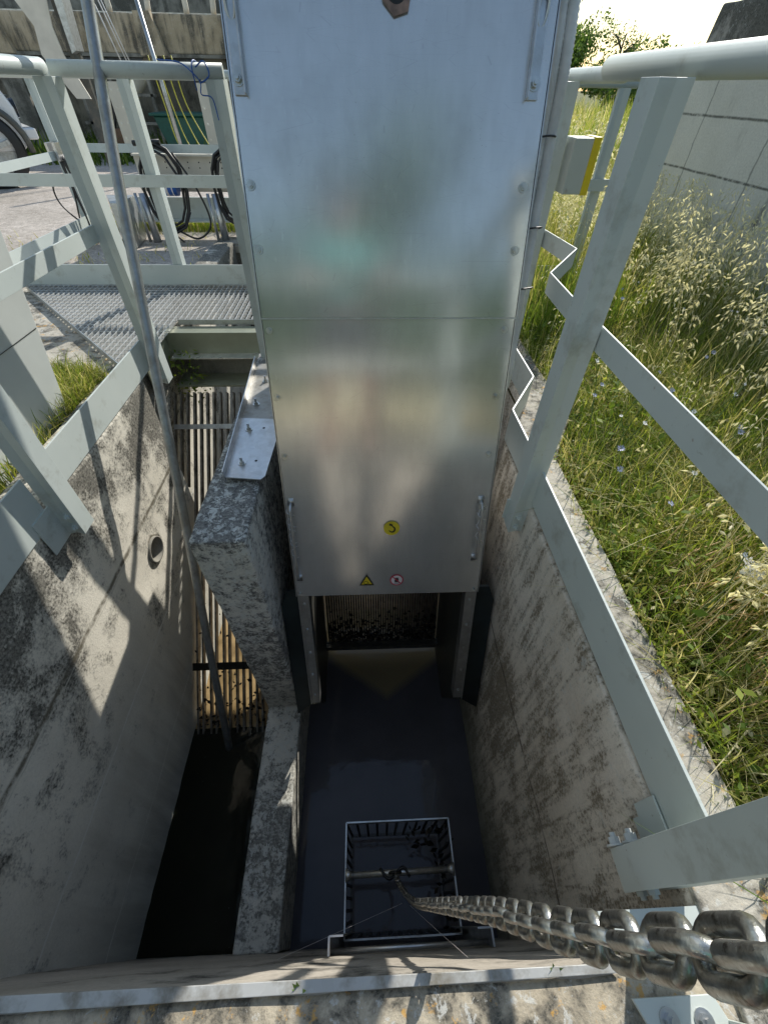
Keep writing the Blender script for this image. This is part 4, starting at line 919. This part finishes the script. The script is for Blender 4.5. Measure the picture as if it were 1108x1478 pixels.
oats('wild_oats', [(random.uniform(1.1, 6.0), random.uniform(5, 11)) for _ in range(260)], .6, 1.0, 12, 18, .05, 'pale oats beyond the railing', w=.003)
# dry bent stalks
P_ = MB()
for i in range(60):
    x, y = random.uniform(.78, 1.0), random.uniform(.15, .75); a = random.uniform(.0, .7); L = random.uniform(.16, .34)
    P_.tube(spline([(x, y, -.045), (x + L * .5 * math.cos(a), y + L * .5 * math.sin(a), .05), (x + L * math.cos(a), y + L * math.sin(a), random.uniform(.03, .12))], 4), .0013, 5)
o = P_.build('dry_stalks', m_plain('straw', (.56, .38, .17), .6)); tag(o, kind='stuff'); o['label'] = 'orange dry stalks bent over by the kerb'
# flowers
CHIC = m_plain('chicory_petal', (.50, .53, .74), .6, 0, .15); WPET = m_plain('white_petal', (.85, .85, .82), .6, 0, .03); YPET = m_plain('yellow_petal', (.85, .62, .02), .6, 0, .05); STEMM = m_plain('flower_stem', (.12, .19, .05), .6)
def flower(name, label, cat, group, x, y, h, r, petm, npet=14, umbel=False):
    t = thing(name, label, cat, (x, y, -.05), group)
    a = random.uniform(0, 6.28); tip = V((x + .05 * math.cos(a), y + .05 * math.sin(a), -.05 + h)); m = MB(); m.tube(spline([(x, y, -.05), (x + .01, y, -.05 + h * .5), tip], 5), .0016, 5); m.build('stem', STEMM, t, True)
    m = MB(); up = V((random.uniform(-.3, .3), random.uniform(-.7, -.2), 1)).normalized(); u = up.orthogonal().normalized(); v = up.cross(u)
    if umbel:
        for i in range(70):
            q = random.uniform(0, 6.28); d = r * math.sqrt(random.random()); c = tip + (u * math.cos(q) + v * math.sin(q)) * d + up * (.012 - d * d * 4 + random.uniform(-.003, .003)); s = random.uniform(.002, .0042)
            for k2 in range(3):
                b = q + k2 * 1.05; e1 = (u * math.cos(b) + v * math.sin(b)) * s; e2 = (v * math.cos(b) - u * math.sin(b)) * s; m.quad(c - e1, c - e2 * .6, c + e1, c + e2 * .6)
            if i % 6 == 0: m.tube([tip - up * .03, c - up * .002], .0007, 4)
    else:
        for i in range(npet):
            b = 2 * math.pi * i / npet; e = (u * math.cos(b) + v * math.sin(b)); s = v * math.cos(b) - u * math.sin(b); w_ = r * random.uniform(.10, .20); lift = random.uniform(-.15, .55)
            m.quad(tip + e * r * .12, tip + e * r * .6 + s * w_ + up * r * lift * .6, tip + e * r + up * r * lift, tip + e * r * .6 - s * w_ + up * r * lift * .6)
    m.build('petals' if not umbel else 'umbel', petm, t)
gch = 'chicory flowers dotted through the weeds'
chs = [(.80, 1.24), (.86, 1.02), (.97, .86), (.99, 1.33), (1.06, 1.6), (1.2, 1.15), (1.28, 1.72), (1.12, 2.0), (1.5, 1.32), (1.62, 1.85), (1.35, 2.3), (1.8, 1.2), (1.9, 1.6), (1.45, .95), (1.95, .95), (.93, 1.7), (1.02, 1.42), (1.55, 2.6), (1.9, 2.2), (1.15, .75), (1.7, .7), (.88, 1.12), (1.0, 2.9), (1.3, 2.9), (1.25, 1.45), (1.4, 1.6)]
for (x, y) in chs: flower('chicory_flower', 'pale blue chicory flower on a thin stem among the weeds', 'flower', gch, x, y, random.uniform(.16, .36), random.uniform(.009, .014), CHIC, 11)
for i in range(48): flower('daisy_flower', 'small white flower on a thin stem in the weeds', 'flower', 'small white flowers in the weeds', random.uniform(.9, 2.2), random.uniform(.3, 3.2), random.uniform(.18, .40), random.uniform(.006, .011), WPET, 12)
flower('wild_carrot', 'large lacy white wild carrot head close to the kerb beside the oats', 'flower', None, .93, .60, .24, .030, WPET, umbel=True)
flower('wild_carrot', 'lacy white wild carrot head at the right edge below the knee rail', 'flower', None, 1.20, .38, .24, .030, WPET, umbel=True)
flower('wild_carrot', 'greenish wild carrot head above the knee rail', 'flower', None, 1.45, 1.10, .32, .028, WPET, umbel=True)
flower('bindweed', 'white open bindweed flower nearest the kerb corner', 'flower', None, .86, .28, .10, .018, WPET, 7)
flower('bindweed', 'white bindweed flower beside the yellow flower near the kerb', 'flower', None, .95, .20, .12, .020, WPET, 7)
flower('hawkbit', 'yellow flower at the lower right edge of the weeds', 'flower', None, 1.03, .24, .14, .012, YPET)
flower('hawkbit', 'orange yellow flower beside the dark gap near the kerb', 'flower', None, .97, .40, .12, .009, YPET)
for (x, y, lab) in ((.30, -.070, 'tiny yellowish sprout on the near wall beside the chain'), (-.13, -.075, 'small green sprout on the near wall edge')):
    t = thing('sprout', lab, 'sprout', (x, y, 0)); m = MB()
    for i in range(7):
        a = random.uniform(0, 6.28); L = random.uniform(.012, .026); p = V((x, y + .004, -.002)); e = V((math.cos(a) * .6, abs(math.sin(a)) * .5, .8)).normalized() * L; s = e.cross(V((0, 0, 1))).normalized() * L * .12; m.quad(p, p + e * .5 + s, p + e, p + e * .5 - s)
    m.build('leaves', m_plain('sprout_green', (.20, .32, .06), .6), t)
# trees
LEAF = m_foliage('tree_leaves', [(0, (.020, .040, .010)), (.5, (.09, .17, .035)), (1, (.20, .30, .07))], .5)
BARK = m_plain('bark', (.12, .10, .08), .9)
def tree(name, label, x, y, H, W, nl, ls, seed, group=None, tint=.5, trunkf=.3):
    rs = random.Random(seed); t = thing(name, label, 'tree', (x, y, -.05), group); m = MB(); C = []
    base = V((x, y, -.05)); top = V((x + rs.uniform(-.3, .3), y, H * .75)); m.tube([base, base.lerp(top, .5) + V((rs.uniform(-.15, .15), 0, 0)), top], [H * .028, H * .018, H * .005], 8)
    for i in range(16):
        f = rs.uniform(trunkf, .95); b = base.lerp(top, f); a = rs.uniform(0, 6.28); L = W * rs.uniform(.5, 1.0) * (1.1 - .55 * f); e = b + V((math.cos(a) * L, math.sin(a) * L, L * rs.uniform(.2, .9)))
        m.tube([b, b.lerp(e, .5) + V((0, 0, .1)), e], [H * .010, H * .006, H * .002], 6); C.append((e, W * rs.uniform(.22, .42))); C.append((b.lerp(e, .6), W * rs.uniform(.2, .34)))
    m.build('trunk', BARK, t, True)
    co = []; ti = []
    for i in range(nl):
        c, r = C[rs.randrange(len(C))]; d = V((rs.gauss(0, 1), rs.gauss(0, 1), rs.gauss(0, .8))).normalized() * r * rs.uniform(.35, 1) ** .5; p = c + d
        u = V((rs.uniform(-1, 1), rs.uniform(-1, 1), rs.uniform(-1, 1))).normalized(); v = u.orthogonal().normalized(); s = ls * rs.uniform(.6, 1.3)
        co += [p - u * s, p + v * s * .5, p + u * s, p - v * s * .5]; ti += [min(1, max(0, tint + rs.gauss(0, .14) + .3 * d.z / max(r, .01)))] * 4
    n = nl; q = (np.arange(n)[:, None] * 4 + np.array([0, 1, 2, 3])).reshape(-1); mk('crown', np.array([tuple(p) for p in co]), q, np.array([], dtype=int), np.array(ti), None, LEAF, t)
tree('tree', 'leafy green tree rising above the railing in the distance', 8.6, 24, 3.2, 1.5, 5200, .075, 1, tint=.6)
tree('tree', 'sparse thin tree right of the leafy one on the skyline', 10.6, 25.5, 3.4, 1.15, 1500, .06, 2, tint=.35)
tree('bush', 'broad light green bush left of the sparse tree on the skyline', 7.0, 23, 2.5, 1.6, 4200, .08, 61, tint=.75, trunkf=.1)
tree('bush', 'broad green bush right of the sparse tree on the skyline', 11.2, 23, 2.35, 1.5, 4200, .08, 62, tint=.6, trunkf=.1)
tree('bush', 'low dark bush under the sky beside the coping', 12.6, 26, 2.3, 1.3, 2400, .07, 3, tint=.3)
tree('tree', 'tall airy tree partly hidden by the right edge of the machine', 2.35, 11.0, 4.4, 1.5, 3000, .035, 4, tint=.5)
for i in range(9):
    x = -14 + 6.5 * i + random.uniform(-1, 1); tree('bush', 'far hedge bush on the horizon', x if abs(x - 9) > 2 else x + 3, 44 + random.uniform(-3, 3), 2.2, 2.4, 1500, .16, 20 + i, 'hedge bushes far across the field', .35, .1)
# trees behind the photographer (seen mirrored in the steel)
for i, (x, y, H, W) in enumerate(((.3, -8.6, 7.0, 2.7), (-3.0, -10, 5.0, 2.6), (4.0, -10.5, 4.8, 2.6))):
    tree('tree', ['tree mirrored in the centre of the steel cover', 'tree mirrored on the left of the steel cover', 'tree mirrored on the right of the steel cover'][i], x, y, H, W, 9000, .13, 40 + i, tint=.85, trunkf=.12)

# ------------------------------------------------------------------ the photographer (mirrored in the steel)
SKIN = m_plain('skin', (.52, .30, .22), .5, 0, .05); SHIRT = m_plain('turquoise_shirt', (.10, .36, .35), .7, 0, .08); SHORT = m_plain('dark_shorts', (.05, .055, .07), .8); HAIR = m_plain('brown_hair', (.05, .03, .02), .6)
def skinned(name, pts, edges, mat, parent, root=0, sub=1):
    me = bpy.data.meshes.new(name); me.from_pydata([p[:3] for p in pts], edges, []); me.update(); o = link(name, me, mat, parent)
    o.modifiers.new('skin', 'SKIN'); sv = me.skin_vertices[0].data if me.skin_vertices else None
    if sv is None:
        bpy.context.view_layer.objects.active = o; bpy.ops.mesh.customdata_skin_add(); sv = me.skin_vertices[0].data
    for i, p in enumerate(pts): sv[i].radius = (p[3], p[4] if len(p) > 4 else p[3]); sv[i].use_root = (i == root)
    s = o.modifiers.new('sub', 'SUBSURF'); s.levels = sub; s.render_levels = sub; o.modifiers['skin'].use_smooth_shade = True
    return o
BX, BY = -.14, -.52
pts = [(BX, BY, .93, .13, .15), (BX, BY + .02, 1.10, .12, .14), (BX, BY + .05, 1.28, .13, .16), (BX, BY + .08, 1.40, .06, .08), (BX - .01, BY + .12, 1.47, .05, .05), (BX - .01, BY + .15, 1.56, .085, .09), (BX - .01, BY + .17, 1.64, .075, .08)]
ed = [(0, 1), (1, 2), (2, 3), (3, 4), (4, 5), (5, 6)]
for sg in (-1, 1):
    k = len(pts); hx = BX + .11 * sg
    pts += [(hx, BY, .85, .09), (hx + .02 * sg, BY + .03, .48, .058), (hx + .02 * sg, BY - .02, .10, .042), (hx + .03 * sg, BY + .04, .035, .035), (hx + .04 * sg, BY + .17, .028, .028)]
    ed += [(0, k), (k, k + 1), (k + 1, k + 2), (k + 2, k + 3), (k + 3, k + 4)]
    k = len(pts); hp = V((.085 * sg, -.045, 1.04))
    pts += [(BX + .19 * sg, BY + .07, 1.35, .055), (BX + .26 * sg if sg < 0 else .16, BY + .12, 1.12, .042), (hp.x + .012 * sg, -.14, 1.075 + .06, .028), (hp.x + .004 * sg, -.09, 1.075 + .03, .030, .016), (hp.x, -.060, 1.065, .030, .014)]
    ed += [(2, k), (k, k + 1), (k + 1, k + 2), (k + 2, k + 3), (k + 3, k + 4)]
    kk = k + 4
    for f in range(4):
        k = len(pts); zf = 1.085 - .018 * f; pts += [(hp.x - .004 * sg, -.042, zf + .004, .008), (hp.x - .018 * sg, -.030, zf - .004, .0075), (hp.x - .034 * sg - .002 * f * sg, -.030, zf - .010, .0065)]
        ed += [(kk, k), (k, k + 1), (k + 1, k + 2)]
    k = len(pts); pts += [(hp.x - .008 * sg, -.080, 1.085, .0095), (hp.x - .03 * sg, -.062, 1.085, .0085)]; ed += [(k - 13 + 0 if False else kk - 1, k), (k, k + 1)]
ph = thing('person', 'person in turquoise T-shirt leaning over the near rail with a phone, mirrored in the steel', 'person', (BX, BY, 0))
skinned('body', pts, ed, SKIN, ph)
def sub(idx, grow): return [tuple(pts[i][:3]) + tuple(q + grow for q in pts[i][3:]) for i in idx]
tp = sub([0, 1, 2], .022) + sub([3], .03)
for sg in (0, 1): k = 7 + sg * (5 + 5 + 14); a = V(pts[k + 5][:3]); b = V(pts[k + 6][:3]); m_ = a.lerp(b, .55); tp += [(*a, .072), (*m_, .062)]
skinned('shirt', tp, [(0, 1), (1, 2), (2, 3), (2, 4), (4, 5), (2, 6), (6, 7)], SHIRT, ph)
tp = sub([0], .03)
for sg in (0, 1): k = 7 + sg * 24; a = V(pts[k][:3]); b = V(pts[k + 1][:3]); tp += [(*a, .112), (*a.lerp(b, .9), .085)]
skinned('shorts', tp, [(0, 1), (1, 2), (0, 3), (3, 4)], SHORT, ph)
m = MB(); hc = V((BX - .012, BY + .145, 1.615))
for i in range(9):
    for j in range(16):
        th = math.pi * .5 * i / 8; a = 2 * math.pi * j / 16; m.v.append(hc + V((.096 * math.sin(th) * math.cos(a), .108 * math.sin(th) * math.sin(a) - .01, .105 * math.cos(th) - .02 * math.sin(th) * (math.sin(a) < 0))))
for i in range(8):
    for j in range(16): m.f.append((i * 16 + j, i * 16 + (j + 1) % 16, (i + 1) * 16 + (j + 1) % 16, (i + 1) * 16 + j))
m.build('hair', HAIR, ph, True)
fc_ = V((BX - .01, BY + .165 + .085, 1.575))
m = MB(); m.obox(fc_ + V((0, .006, -.012)), V((1, 0, 0)), V((0, 1, 0)), V((0, 0, 1)), .010, .014, .022); m.build('nose', SKIN, ph, bevel=.006)
for sg in (-1, 1):
    m = MB(); m.tube([fc_ + V((.03 * sg, -.006, .012)), fc_ + V((.03 * sg, .002, .012))], .009, 10); m.build('eye', INK, ph)
    m = MB(); m.tube([V((BX - .01 + .09 * sg, BY + .15, 1.57)), V((BX - .01 + .102 * sg, BY + .15, 1.57))], .026, 12); m.build('ear', SKIN, ph)
m = MB(); m.obox(fc_ + V((0, -.004, -.05)), V((1, 0, 0)), V((0, 1, 0)), V((0, 0, 1)), .022, .004, .005); m.build('mouth', RED, ph)
# phone behind the lens
pc = V((0, 0, 1.05)) - F_ * .016 + D_ * .03
m = MB(); m.obox(pc, Rt, D_, F_, .075, .036, .004); o = m.build('phone', INK, None, bevel=.003); tag(o, 'black phone held sideways by the person at the near rail', 'phone')
